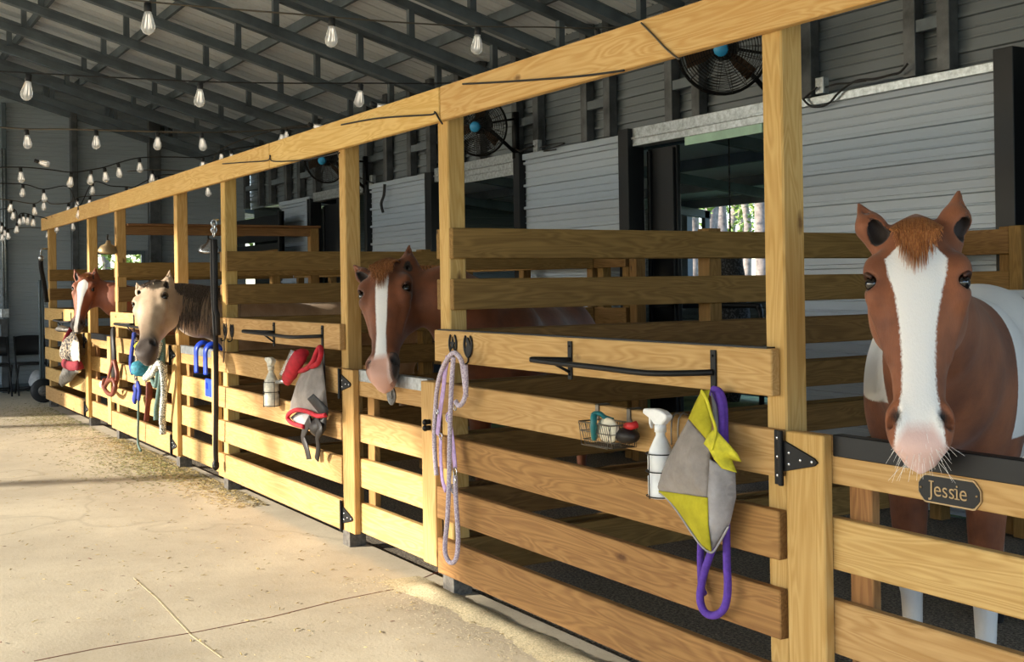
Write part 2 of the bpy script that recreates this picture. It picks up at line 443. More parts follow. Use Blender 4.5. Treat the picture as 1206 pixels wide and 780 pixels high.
# floor
fl=MB();fl.box(-19.4,14,-16,.12,-.1,0);struct(fl.build('floor','aisle_concrete'))
fd=MB();fd.box(-19.4,14,.12,3.62,-.12,-.015);struct(fd.build('floor_stalls','stall_dirt'))
fo=MB();fo.box(-90,60,3.62,90,-.2,-.05);fo.box(-90,-19.4,-60,3.62,-.2,-.05);fo.box(14,60,-60,3.62,-.2,-.05);fo.box(-19.4,14,-60,-16,-.2,-.05);struct(fo.build('ground','field_grass'))
YW=3.62
def onfloor(x,y):
    r=ray(x,y);return CAM+r*(-CAM.z/r.z)
def floorline(name,pts,w,mat):
    b=MB()
    for a,c_ in zip(pts,pts[1:]):
        a=onfloor(*a);c_=onfloor(*c_);d=(c_-a).normalized();n_v=Vector((-d.y,d.x,0))*w
        v=[b.b.verts.new(Vector((q.x,q.y,z))+s_*n_v) for z in (-.003,.0012) for q,s_ in ((a,-1),(c_,-1),(c_,1),(a,1))]
        for f in ((0,1,2,3),(4,5,6,7),(0,1,5,4),(1,2,6,5),(2,3,7,6),(3,0,4,7)): b.b.faces.new([v[i] for i in f])
    return struct(b.build(name,mat))
floorline('trim_201',[(40,779),(120,763),(230,745),(320,727),(400,707),(470,693),(560,655)],.0035,'leather_brown')
floorline('trim_202',[(158,681),(185,705),(225,748),(262,775)],.004,'sawdust')
floorline('trim_203',[(88,518),(110,516),(130,512)],.006,'leather_brown')
# back wall: upper sheets, lower panels, doorway posts
o=ribbed('wall_back','siding_upper',-19.4,2,2.86,4.0,YW+.1,'Y',-1);struct(o)
for x0,x1 in ((-6.45,-4.69),(-10.3,-8.58),(-14.16,-12.46),(-17.6,-16.3),(-2.4,2.)):
    struct(ribbed('wall_back','siding_white',x0,x1,0,2.8,YW,'Y',-1,h=.028))
def at_x(px,Y=YW): return at(px,200,Y).x
n_=0
for x0,x1,yo,z0,z1,mt in ((-4.69,-4.55,0,0,2.93,'black_steel'),(-6.6,-6.45,.02,0,2.86,'black_steel'),(-8.58,-8.43,-.02,0,2.9,'black_steel'),(-10.42,-10.3,-.02,0,2.88,'black_steel'),(-12.46,-12.3,-.02,0,2.86,'black_steel'),(-14.24,-14.16,-.02,0,2.86,'black_steel'),(-16.3,-16.18,-.02,0,2.82,'black_steel'),(-15.35,-15.2,.05,0,2.86,'black_steel')):
    n_+=1;b=MB();b.box(x0,x1,YW-.06+yo,YW+.12+yo,z0,z1);struct(b.build('trim_%d'%n_,mt,bevel=.004))
# galvanised headers over the doorways, thin caps over the panels
for x0,x1,hh in ((-8.43,-6.6,.15),(-12.3,-10.42,.15),(-16.18,-14.24,.12)):
    n_+=1;b=MB();b.box(x0,x1,YW-.03,YW+.1,2.86-hh+.03,2.9);b.box(x0,x1,YW-.045,YW-.03,2.86-hh*.4,2.865-hh*.3);struct(b.build('trim_%d'%n_,'galv',bevel=.003))
for x0,x1 in ((-6.45,-4.69),(-10.3,-8.58),(-14.16,-12.46),(-17.6,-16.3),(-2.4,2)):
    n_+=1;b=MB();b.box(x0,x1,YW-.04,YW+.09,2.8,2.86);struct(b.build('trim_%d'%n_,'galv' if x0==-6.45 else 'siding_white',bevel=.003))
for px0,px1,col in ((808,899,'mint_film'),(545,612,'mint_film')):
    p0=at(px0,165,YW-.035).x;p1=at(px1,150,YW-.035).x
    n_+=1;b=MB();b.box(p0,p1,YW-.05,YW-.036,2.665,2.735);struct(b.build('trim_%d'%n_,'galv' if px0<600 else col))
# sliding door leaves behind the posts
for i,(x0,x1) in enumerate(((-8.43,-8.02),(-16.2,-15.35),(-4.55,-3.3))):
    b=MB();b.box(x0,x1,YW+.14,YW+.18,.02,2.72);b.box(x0+.02,x0+.06,YW+.11,YW+.14,.05,2.7);b.box(x1-.06,x1-.02,YW+.11,YW+.14,.05,2.7)
    b.box(x0+.02,x1-.02,YW+.11,YW+.14,1.3,1.38)
    struct(b.build('door_%d'%(i+1),'black_steel',bevel=.004))
# end wall with window
XE=-19.4
wy0,wy1,wz0,wz1=at(113,300,0).y,0,0,0
w0=atX(115,300,XE);w1=atX(166,300,XE);wb=atX(140,324,XE).z;wt=w0.z
for a0,a1,z0,z1 in ((-10,w0.y,0,4.6),(w1.y,YW,0,4.6),(w0.y,w1.y,0,wb),(w0.y,w1.y,wt,4.6)):
    struct(ribbed('wall_end','siding_end',a0,a1,z0,z1,XE,'X',1,pitch=.216,h=.014))
struct(ribbed('wall_end','siding_end',-10,YW,4.6,7.2,XE,'X',1,pitch=.216,h=.014))
wf=MB()
for a0,a1,z0,z1 in ((w0.y-.06,w0.y,wb-.06,wt+.06),(w1.y,w1.y+.06,wb-.06,wt+.06),(w0.y,w1.y,wt,wt+.06),(w0.y,w1.y,wb-.06,wb)): wf.box(XE-.03,XE+.04,a0,a1,z0,z1)
win=struct(wf.build('window_1','window_frame',bevel=.004))
b=MB();b.box(XE-.006,XE-.002,w0.y,w1.y,wb,wt);b.build('window_pane','pane_glass',win)
# steel columns against the end wall
for a,b_ in ((84.5,92.5),(176,190),(3,9)):
    y0=atX(a,300,XE+.1).y;y1=atX(b_,300,XE+.1).y
    n_+=1;b=MB();b.box(XE+.03,XE+.15,y0,y1,0,4.4);struct(b.build('trim_%d'%n_,'stud_steel' if a>10 else 'window_frame',bevel=.006))
n_+=1;b=MB();b.box(XE+.02,XE+.05,-10,YW,-.01,.12);struct(b.build('trim_%d'%n_,'window_frame'))
# roof
ZC=4.46;SL=.28
def zc(y): return ZC-SL*y if y>-4.6 else ZC+SL*4.6+SL*(y+4.6)
RY=-4.6;EY=-12.2
def roofhalf(y0,y1,xs=-19.5):
    mb=MB();b=mb.b;x=xs;pitch=.229;pts=[]
    while x<9:
        for dx,d in ((0,0),(.006,.018),(.03,.018),(.036,0),(.1,0),(.104,.004),(.116,.004),(.12,0)): pts.append((x+dx,d))
        x+=pitch
    A=[b.verts.new((x,y0,zc(y0)+.56+d)) for x,d in pts];B=[b.verts.new((x,y1,zc(y1)+.56+d)) for x,d in pts]
    for i in range(len(pts)-1): b.faces.new((A[i],B[i],B[i+1],A[i+1]))
    A=[b.verts.new((x,y,zc(y)+.6)) for x,y in ((xs,y0),(9,y0),(9,y1),(xs,y1))];b.faces.new(A)
    return mb.build('ceiling','roof_sheet')
struct(roofhalf(RY,YW+.5));struct(roofhalf(RY-.001,EY,-13.4))  # unseen aisle-side half, cut short to let sun onto the far fence
g=MB();g.box(-10.2,9,EY-.06,EY,3.42,4.2);struct(g.build('wall_eave_sun_block','siding_end'))  # unseen board added to keep sun off the near gate
g=MB();g.box(-30,-13.4,EY-.1,RY,6.6,6.7);struct(g.build('ceiling_sun_block','roof_sheet'))  # unseen slab added to block high sun from the back wall
g=MB();g.box(-30,-13.4,EY-.1,EY,5.55,6.7);struct(g.build('wall_sun_block','siding_end'))  # unseen sheet added to limit how high the sun reaches
g=MB();g.b.faces.new([g.b.verts.new(q) for q in ((-13.4,RY,zc(RY)+.56),(-13.4,RY,6.7),(-13.4,EY,6.7),(-13.4,EY,zc(EY)+.56))]);struct(g.build('wall_sun_block','siding_end'))  # unseen side sheet added to stop sky light leaking in
def beamseg(mb,x0,x1,ya,yb,lo,hi):
    b=mb.b;v=[]
    for x in (x0,x1):
        for y in (ya,yb):
            for d in (lo,hi): v.append(b.verts.new((x,y,zc(y)+d)))
    for f in ((0,1,3,2),(4,6,7,5),(0,4,5,1),(2,3,7,6),(0,2,6,4),(1,5,7,3)): b.faces.new([v[i] for i in f])
k=0
for y in [ -.21-1.08*i for i in range(4,-1,-1)]+[.87+1.08*i for i in range(3)]+[-6.2,-8.,-9.8,-11.6]:
    b=MB();b.box(-19.35,8.8,y-.02,y+.02,zc(y)+.44,zc(y)+.55)
    n_+=1;struct(b.build('trim_%d'%n_,'dark_truss'))
TX=[-12.65+1.22*j for j in range(-5,17)]+[-19.3]
where={0:'nearest the end wall'}
TX.sort()
for i,x in enumerate(TX):
    o=thing('roof_truss','dark steel roof truss, number %s from the end wall'%('one two three four five six seven eight nine ten eleven twelve thirteen fourteen fifteen sixteen seventeen eighteen nineteen twenty twenty-one twenty-two twenty-three twenty-four'.split()[i]),'roof truss',(x,0,zc(0)),'roof trusses over the aisle')
    b=MB();beamseg(b,x-.045,x+.045,RY,YW+.02,0,.09);beamseg(b,x-.06,x+.06,RY,YW+.02,.085,.095);b.build('bottom_chord','dark_truss',o)
    b=MB();beamseg(b,x-.035,x+.035,RY,YW+.02,.36,.44);b.build('top_chord','dark_truss',o)
    if x>-13.4:
        b=MB();beamseg(b,x-.045,x+.045,RY,EY,0,.09);b.build('bottom_chord','dark_truss',o)
        b=MB();beamseg(b,x-.035,x+.035,RY,EY,.36,.44);b.build('top_chord','dark_truss',o)
    y=-.47+.0*i
    ys=[y+.92*j for j in range(-4,5) if RY<y+.92*j<YW]
    for yy in ys:
        b=MB();b.box(x-.03,x+.03,yy-.03,yy+.03,zc(yy)+.07,zc(yy)+.38);b.build('web','dark_truss',o)
# paired steel columns of the back wall
cp=[(288.5,305),(318.7,337),(352.5,371),(432,455),(483,506),(540,565),(608,633),(690,717),(790,822),(925,953),(1075,1115)]
for i,(a,b_) in enumerate(cp):
    xa,xb=at_x(a),at_x(b_);top=3.98
    o=thing('steel_column','pair of steel studs on the upper back wall, number %s from the right'%('eleven ten nine eight seven six five four three two one'.split()[i]),'column',(xa,YW,2.86),'stud pairs on the upper back wall')
    for xx in (xa,xb):
        b=MB();b.box(xx-.05,xx+.05,YW-.02,YW+.07,2.87,top);b.build('stud','stud_steel',o,bevel=.004)
    b=MB();b.box(xa+.05,xb-.05,YW-.01,YW+.04,3.16,3.24);b.build('bracket','dark_truss',o)
# lean-to behind the doorways
LY=8.0
q0=at(812,240,LY);q1=at(812,327,LY)
struct(ribbed('wall_leanto','siding_leanto',-24,q0.x,0,2.75,LY,'Y',-1));struct(ribbed('wall_leanto','siding_leanto',q0.x,-5,0,q1.z,LY,'Y',-1));struct(ribbed('wall_leanto','siding_leanto',q0.x,-5,q0.z,2.75,LY,'Y',-1));struct(ribbed('wall_leanto','siding_leanto',-5,2,0,2.75,LY,'Y',-1))
b=MB();b.box(q0.x-.12,q0.x,LY-.05,LY+.05,q1.z-.05,q0.z+.05);b.box(q0.x,-5,LY-.05,LY+.05,q0.z,q0.z+.06);b.box(q0.x,-5,LY-.05,LY+.05,q1.z-.06,q1.z);struct(b.build('window_2','window_frame',bevel=.005))
struct(ribbed('wall_divider','siding_leanto',3.75,LY,0,2.9,-15.6,'X',1));struct(ribbed('wall_divider','siding_leanto',3.75,LY,0,2.9,-19.3,'X',1))
b=MB();V=[b.b.verts.new(p) for p in ((-24,3.75,3.1),(2,3.75,3.1),(2,8.4,2.6),(-24,8.4,2.6),(-24,3.75,3.14),(2,3.75,3.14),(2,8.4,2.64),(-24,8.4,2.64))]
for f in ((0,1,2,3),(4,5,6,7),(0,1,5,4),(1,2,6,5),(2,3,7,6),(3,0,4,7)): b.b.faces.new([V[i] for i in f])
struct(b.build('ceiling_leanto','roof_sheet'))
for y in (4.6,5.7,6.8,7.8):
    zz=3.1-(y-3.75)*.5/4.65;n_+=1;b=MB();b.box(-24,2,y-.03,y+.03,zz-.13,zz-.01);struct(b.build('trim_%d'%n_,'dark_truss'))
for x in (-6,-8.2,-10.4,-12.6,-14.8,-17,-20):
    n_+=1;b=MB();V=[]
    for xx in (x-.04,x+.04):
        for y in (3.8,LY):
            z=3.1-(y-3.75)*.5/4.65
            V+= [b.b.verts.new((xx,y,z-.25)),b.b.verts.new((xx,y,z-.14))]
    for f in ((0,1,3,2),(4,6,7,5),(0,4,5,1),(2,3,7,6),(0,2,6,4),(1,5,7,3)): b.b.faces.new([V[i] for i in f])
    b.box(x-.04,x+.04,LY-.1,LY-.02,0,2.5)
    struct(b.build('trim_%d'%n_,'dark_truss'))
# open side, out of view: posts added and spaced for their floor shadows
n_+=1;b=MB()
for x in (8,3.5,-1,-8.4,-14.5,-19): b.box(x-.1,x+.1,EY+.3,EY+.5,0,zc(EY)+.5)
struct(b.build('trim_%d'%n_,'pine_post'))
# outdoors
def pine(x,y,h,r,lab,seed):
    R=random.Random(seed);o=thing('pine_tree',lab,'tree',(x,y,-.1),'pine trees beyond the doorways')
    b=MB();pts=[(x+R.uniform(-.06,.06)*i,y+R.uniform(-.06,.06)*i,-.1+h*i/6) for i in range(7)];b.tube(pts,[r*(1-.1*i) for i in range(7)],10);b.build('trunk','bark',o,True)
    b=MB()
    for i in range(260):
        t=R.random();z=h*(.28+.72*t);rr=(1.15-t)*1.7*R.uniform(.2,1);a=R.uniform(0,2*PI);c=Vector((x+rr*math.cos(a),y+rr*math.sin(a),z))
        for j in range(3):
            d=Vector((R.uniform(-1,1),R.uniform(-1,1),R.uniform(-.6,.6))).normalized()*R.uniform(.15,.4);s_=d.cross(Vector((0,0,1))).normalized()*.06
            v=[b.b.verts.new(c+q) for q in (-d*.5-s_,-d*.5+s_,d*.5+s_*.3,d*.5-s_*.3)];b.b.faces.new(v)
    b.build('foliage','pine_leaf',o,label='loose green needle foliage')
tr=random.Random(3);q=0
for px,Y_ in ((818,17),(836,13.5),(853,16),(862,26),(877,22),(899,15),(905,20),(912,24),(848,33),(872,32),(902,33)):
    p=at(px,300,Y_);q+=1
    pine(p.x,p.y,9+tr.random()*4,.13+.07*tr.random(),'slim pine tree seen through the doorway beside the tallest post',q)
for i in range(9):
    x=-26-tr.random()*16;y=-1+6*tr.random()+i*.4
    pine(x,y,5+tr.random()*3,.15,'green tree outside the small window in the end wall',40+i)
# ================================================================ stalls
LV=[(1.153,1.307),(.896,1.047),(.632,.79),(.371,.53),(.103,.279)]
UP2=[(1.661,1.811),(1.408,1.561)]
PX=[(-16.71,-16.45,'yellow pine post at the far end of the stalls'),(-14.026,-13.86,'yellow pine post rising behind the farthest horse, second from the far end'),(-12.64,-12.445,'yellow pine post between the two farthest horses'),(-10.256,-10.132,'yellow pine post with the dun horse in front of it'),(-8.924,-8.773,'yellow pine post with black straps hanging beside it'),(-6.524,-6.43,'yellow pine post just left of the blaze-faced horse'),(-5.237,-5.131,'yellow pine post right of the blaze-faced horse, above the lavender rope'),(-2.905,-2.813,'tallest and nearest yellow pine post, left of the paint horse')]
for x0,x1,lab in PX:
    w=.1
    x0_=x1-w if x1-x0>.12 else x0
    t=thing('fence_post',lab,'post',(x0_+w/2,.05,0),'posts along the stall fronts')
    board('post_shaft',t,x0_,x1,0,.095,.0,2.5,'pine_post',.006)
    b=MB();b.box(x0_-.004,x1+.004,-.0035,.099,.0,.09);b.build('post_base','pewter',t,label='metal post base')
PX[0]=(-16.55,-16.45,'');PX[1]=(-13.96,-13.86,'');PX[2]=(-12.545,-12.445,'');PX[3]=(-10.232,-10.132,'');PX[4]=(-8.873,-8.773,'')
# header beam in three lengths
HB=[(-16.78,-12.6,'the far length'),(-12.59,-7.64,'the middle length'),(-7.63,-5.14,'the short length above the middle gate'),(-5.13,-.3,'the nearest and largest length')]
for x0,x1,l in HB:
    o=board('header_beam',None,x0,x1,-.04,-.001,2.338,2.505,'beam_pine',.004)
    tag(o,'long yellow pine header beam along the tops of the stall posts, %s'%l,'beam','header beams over the stall fronts')
# fixed front panels
def panel(x0,x1,lab,mats,top_x1=None):
    t=thing('plank_fence',lab,'fence',(x0,0,0),'board panels of the stall fronts')
    for (z0,z1),mm in zip(LV,mats):
        xe=x1
        if z0>1.1: xe=top_x1 or x1
        j=rnd.uniform(-.004,.004)
        board('plank',t,x0+rnd.uniform(0,.01),xe,-.038,-.0005,z0+j,z1+j,mm,.004)
    return t
M5=['pine','pine','pine','pine','pine']
panel(-16.62,-13.98,'sunlit board panel at the far end of the stall fronts',M5,-14.6)
panel(-12.62,-10.16,'board panel under the dun horse hung with blue halters and ropes',M5,-10.5)
panel(-8.9,-6.455,'board panel with the grey and red fly mask and white bottle',M5)
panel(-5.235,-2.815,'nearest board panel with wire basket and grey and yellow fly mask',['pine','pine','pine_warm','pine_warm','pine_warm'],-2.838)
b=MB();b.box(-5.2,-2.86,-.036,.0,1.3075,1.313);o=b.build('metal_edge_strip','black_steel');tag(o,'thin dark metal strip along the top edge of the nearest board panel','strip')
# hinge hardware
def hinge(t,x,z,s=1):
    b=MB();b.box(x-.045*s,x-.006,-.046,-.0385,z-.09,z+.085);b.tube([(x-.004,-.052,z-.09),(x-.004,-.052,z+.085)],.009,10)
    b.prism([(x,z-.045),(x,z+.055),(x+.15*s,z+.012),(x+.165*s,z),(x+.15*s,z-.012)],-.046,-.0385)
    h=b.build('hinge','black_iron',t,bevel=.0015)
    b=MB()
    for dx,dz in ((-.028,.06),(-.028,0),(-.028,-.06),(.03,.018),(.03,-.018),(.085,0),(.14,0)): b.ball((x+dx*s,-.047,z+dz),.006,8,4,(1,.5,1))
    b.build('hinge_screw','silver',h,True)
# gates: stile front, rails behind, metal capped top rail
def gate(x0,x1,lab,right=True,lw=.165,cap='black_steel',bot=.105,hz=(.965,.19)):
    t=thing('stall_gate',lab,'gate',(x0,0,0),'gates of the horse stalls')
    board('stile',t,x0,x0+lw,-.0385,-.0005,bot,1.05,'pine_post',.004)
    if right: board('stile',t,x1-.15,x1,-.0385,-.0005,bot+.02,1.045,'pine',.004)
    RL=[(.9,1.0),(.635,.795),(.375,.54),(.115,.285)]
    xs=x0+.02
    for z0,z1 in RL: board('rail',t,xs,x1-.01,.0,.036,z0,z1,'pine',.004)
    board('rail',t,xs,x1-.01,.0,.036,1.0,1.045,'pine',.002)
    board('back_stile',t,x0+lw+.03,x0+lw+.12,.037,.073,bot,1.0,'pine_warm',.003)
    b=MB();b.box(x0+lw+.002,x1-(.15 if right else .0),-.003,.04,.985,1.052);b.build('chew_guard',cap,t,bevel=.003,label='metal chew guard on the top rail')
    for z in hz: hinge(t,x0-.003,z,.9)
    return t
gA=gate(-13.955,-12.65,'farthest stall gate, beside the red and white halter',lw=.15)
gB=gate(-10.225,-8.9,'stall gate with two blue hooks over its top rail',cap='galv',lw=.16)
gC=gate(-6.43,-5.24,'stall gate with a small round plaque under the blaze-faced horse',cap='galv')
gD=gate(-2.78,-1.5,'nearest stall gate with black metal top and oval name plate',right=True)
for z in (.845,.815):
    b=MB();b.tube([(-5.29,-.04,z),(-5.29,-.062,z)],.013,10);b.ball((-5.29,-.066,z),.016,10,6);b.build('latch_knob','black_iron',gC,True)
# partitions between stalls: doubled boards from front post to back fence
YB=3.36
def partition(X0,X1,lab,both=True,ys=0.0,front=True):
    t=thing('stall_partition',lab,'fence',(X1,1.7,0),'partitions between the stalls')
    for z0,z1 in UP2+LV:
        board('plank',t,X1,X1+.038,ys,YB,z0,z1,'pine_brown',.004)
        if both: board('plank',t,X0-.038,X0,ys,YB,z0,z1,'pine_brown',.004)
    for y in (1.7,):
        board('partition_post',t,X0,X1,y-.045,y+.045,0,1.83,'pine_brown',.004)
    return t
partition(-5.231,-5.131,'board partition behind the nearest panel, two raised boards above its level')
partition(-8.873,-8.773,'board partition behind the post with black straps')
partition(-12.545,-12.445,'board partition left of the dun horse')
partition(-16.55,-16.45,'board partition at the far end of the stalls',True)
# back fence of the stalls
def backfence(x0,x1,lab,ups=True):
    t=thing('back_fence',lab,'fence',(x0,YB,0),'board fences at the backs of the stalls')
    for z0,z1 in (UP2 if ups else [])+LV: board('plank',t,x0,x1,YB,YB+.036,z0+.004,z1+.004,'pine_brown',.004)
    n=max(2,int((x1-x0)/1.2)+1)
    for i in range(n):
        x=x0+.05+(x1-x0-.1)*i/(n-1);board('back_post',t,x-.045,x+.045,YB+.037,YB+.127,0,1.83,'pine_brown',.004)
    return t
backfence(-5.09,-4.45,'brown board fence at the back of the nearest stall')
board_end=board('back_gate_post',None,-4.445,-4.36,YB-.01,YB+.09,0,1.83,'pine_brown',.004);tag(board_end,'brown post at the open end of the nearest stall back fence','post')
backfence(-8.73,-8.25,'short brown back fence section left of the dark doorway')
backfence(-11.3,-8.8,'brown board back fence of the blaze-faced horse stall')
backfence(-12.4,-11.35,'brown board back fence beside the dun horse stall')
backfence(-16.4,-12.6,'brown board back fence of the farthest stall')
for px in ((742,759),(823,849)):
    x0=at(px[0],310,YB).x;x1=at(px[1],310,YB).x
    o=board('back_gate_post',None,x0,x0+.1,YB-.01,YB+.09,0,1.8,'pine_brown',.004);tag(o,'brown back post seen between partition boards %s'%('left of the dark steel column' if px[0]<800 else 'in front of the bright doorway'),'post')
o=board('back_rail',None,-8.2,-6.6,YB+.02,YB+.05,.9,1.05,'pine_brown',.004);tag(o,'single brown rail across the doorway behind the stalls','rail')
# dark top rail with post, and rack at the back of the dun's stall
t=thing('top_rail_frame','dark brown top rail on its own post above the farthest stalls','rail',(-12.5,0,2.1))
board('rail',t,-12.53,-12.45,.0,2.15,2.1,2.19,'old_brown_wood',.004)
board('rail',t,-12.6,-12.38,.1,2.2,2.19,2.215,'old_brown_wood',.004)
board('end_post',t,-12.53,-12.44,2.1,2.2,0,2.19,'pine_brown',.004)
t=thing('hay_rack','black and brown slatted rack high behind the dun horse','rack',(-15,3.3,1.8))
xa=at(334,250,3.3).x;xb=at(246,260,3.3).x
for z0,z1,mm in ((2.42,2.62,'black_steel'),(2.36,2.42,'pine_brown'),(2.24,2.36,'black_steel'),(2.1,2.2,'black_steel'),(1.88,2.1,'pine_brown'),(1.8,1.87,'black_steel')):
    board('slat',t,xb,xa,3.26,3.3,z0,z1,mm,.004)
b=MB();b.box(xa-.06,xa,3.22,3.31,1.7,2.66);b.build('rack_end','black_steel',t,bevel=.004)
# ================================================================ horses: one continuous skin each, from a smooth distance field
def smin(a,b,k):
    h=np.clip(.5+.5*(b-a)/k,0,1);return b*(1-h)+a*h-k*h*(1-h)
def axis_coords(lo,hi,flo,fhi,hc,hf):
    a=[lo];x=lo
    while x<hi:
        d=0 if flo<=x<=fhi else min(abs(x-flo),abs(x-fhi))
        x+=min(hc,hf+d*.16);a.append(x)
    return np.array(a)
class Field:
    def __init__(s,lo,hi,flo,fhi,hc,hf):
        s.ax=[axis_coords(lo[i],hi[i],flo[i],fhi[i],hc,hf) for i in range(3)]
        s.F=np.full([len(a) for a in s.ax],1.0,dtype=np.float32)
    def sub(s,lo,hi):
        sl=[];
        for i in range(3):
            a=s.ax[i];i0=max(0,np.searchsorted(a,lo[i])-1);i1=min(len(a),np.searchsorted(a,hi[i])+2);sl.append(slice(i0,i1))
        P=np.stack(np.meshgrid(*[s.ax[i][sl[i]] for i in range(3)],indexing='ij'),-1)
        return tuple(sl),P
    def add(s,lo,hi,fn,k=.03,op='u'):
        lo=np.array(lo)-k*1.5;hi=np.array(hi)+k*1.5
        sl,P=s.sub(lo,hi)
        if min(P.shape[:3])==0: return
        f=fn(P).astype(np.float32)
        if op=='u': s.F[sl]=smin(s.F[sl],f,k)
        else: s.F[sl]=-smin(-s.F[sl],f,k)
    def cone(s,a,b,ra,rb,k=.03,op='u',side=None,w=1.0):
        """tapered capsule; side: lateral direction squeezed by w"""
        a=np.array(a,float);b=np.array(b,float);R=max(ra,rb)*max(1,w)
        lo=np.minimum(a,b)-R;hi=np.maximum(a,b)+R
        def fn(P):
            ab=b-a;t=np.clip(((P-a)@ab)/max(ab@ab,1e-9),0,1);d=P-a-t[...,None]*ab
            r=ra+(rb-ra)*t
            if side is not None:
                sd=np.array(side,float);sd/=np.linalg.norm(sd);q=d@sd;d2=(d**2).sum(-1)-q*q+(q/w)**2
                return (np.sqrt(np.maximum(d2,0))-r)*min(1,w)
            return np.sqrt((d**2).sum(-1))-r
        s.add(lo,hi,fn,k,op)
    def ell(s,c,M,r,k=.03,op='u'):
        """ellipsoid: centre, 3x3 rows = axes, radii"""
        c=np.array(c,float);M=np.array(M,float);r=np.array(r,float);R=r.max()
        def fn(P):
            q=((P-c)@M.T)/r;n=np.sqrt((q**2).sum(-1));return (n-1)*r.min()*np.clip(n,.4,1.6)**.0
        s.add(c-R,c+R,fn,k,op)
    def mesh(s):
        F=s.F;ins=F<0;ax=s.ax
        n=F.shape
        c=[ins[i:n[0]-1+i,j:n[1]-1+j,k:n[2]-1+k] for i in (0,1) for j in (0,1) for k in (0,1)]
        cnt=sum(x.astype(np.int8) for x in c);act=(cnt>0)&(cnt<8)
        idx=-np.ones(act.shape,int);I=np.argwhere(act);idx[act]=np.arange(len(I))
        acc=np.zeros((len(I),3));wt=np.zeros(len(I))
        X=[a for a in ax]
        def val(o): return F[I[:,0]+o[0],I[:,1]+o[1],I[:,2]+o[2]]
        def pos(o): return np.stack([X[d][I[:,d]+o[d]] for d in range(3)],-1)
        cr=[(i,j,k) for i in (0,1) for j in (0,1) for k in (0,1)]
        for a in cr:
            for d in range(3):
                if a[d]==0:
                    b=list(a);b[d]=1
                    va,vb=val(a),val(b);m=(va<0)!=(vb<0)
                    t=np.where(m,va/np.where(m,va-vb,1),0)
                    p=pos(a)*(1-t[:,None])+pos(b)*t[:,None]
                    acc[m]+=p[m];wt[m]+=1
        V=acc/np.maximum(wt,1)[:,None]
        Q=[]
        for d in range(3):
            e,f=[(1,2),(2,0),(0,1)][d]
            sh=list(n);sh[d]-=1
            A=ins.take(range(0,n[d]-1),axis=d);B=ins.take(range(1,n[d]),axis=d)
            E=np.argwhere(A!=B);E=E[(E[:,e]>0)&(E[:,f]>0)&(E[:,e]<n[e]-1)&(E[:,f]<n[f]-1)]
            fl=A[E[:,0],E[:,1],E[:,2]]
            def g(de,df):
                q=E.copy();q[:,e]-=de;q[:,f]-=df;return idx[q[:,0],q[:,1],q[:,2]]
            q=np.stack([g(0,0),g(1,0),g(1,1),g(0,1)],-1)
            q[~fl]=q[~fl][:,::-1]
            Q.append(q)
        Q=np.concatenate(Q);Q=Q[(Q>=0).all(1)]
        return V,Q
def catm(xs,ys,x):
    # smooth monotone-ish interpolation on a fine table
    t=np.linspace(xs[0],xs[-1],400);y=np.interp(t,xs,ys);k=np.hanning(41);k/=k.sum()
    yp=np.pad(y,20,mode='edge');y=np.convolve(yp,k,mode='valid');return np.interp(x,t,y)
WS=[-.03,.03,.09,.17,.25,.33,.41,.48,.53,.575,.61,.645]
AS=[.055,.085,.105,.112,.098,.076,.06,.056,.062,.064,.055,.03]
FR=[.03,.066,.083,.088,.08,.068,.058,.052,.05,.044,.028,.0]
BK=[.10,.14,.165,.185,.18,.145,.10,.08,.075,.075,.068,.05]
def interp2(w,x,y): return np.interp(w,x,y)
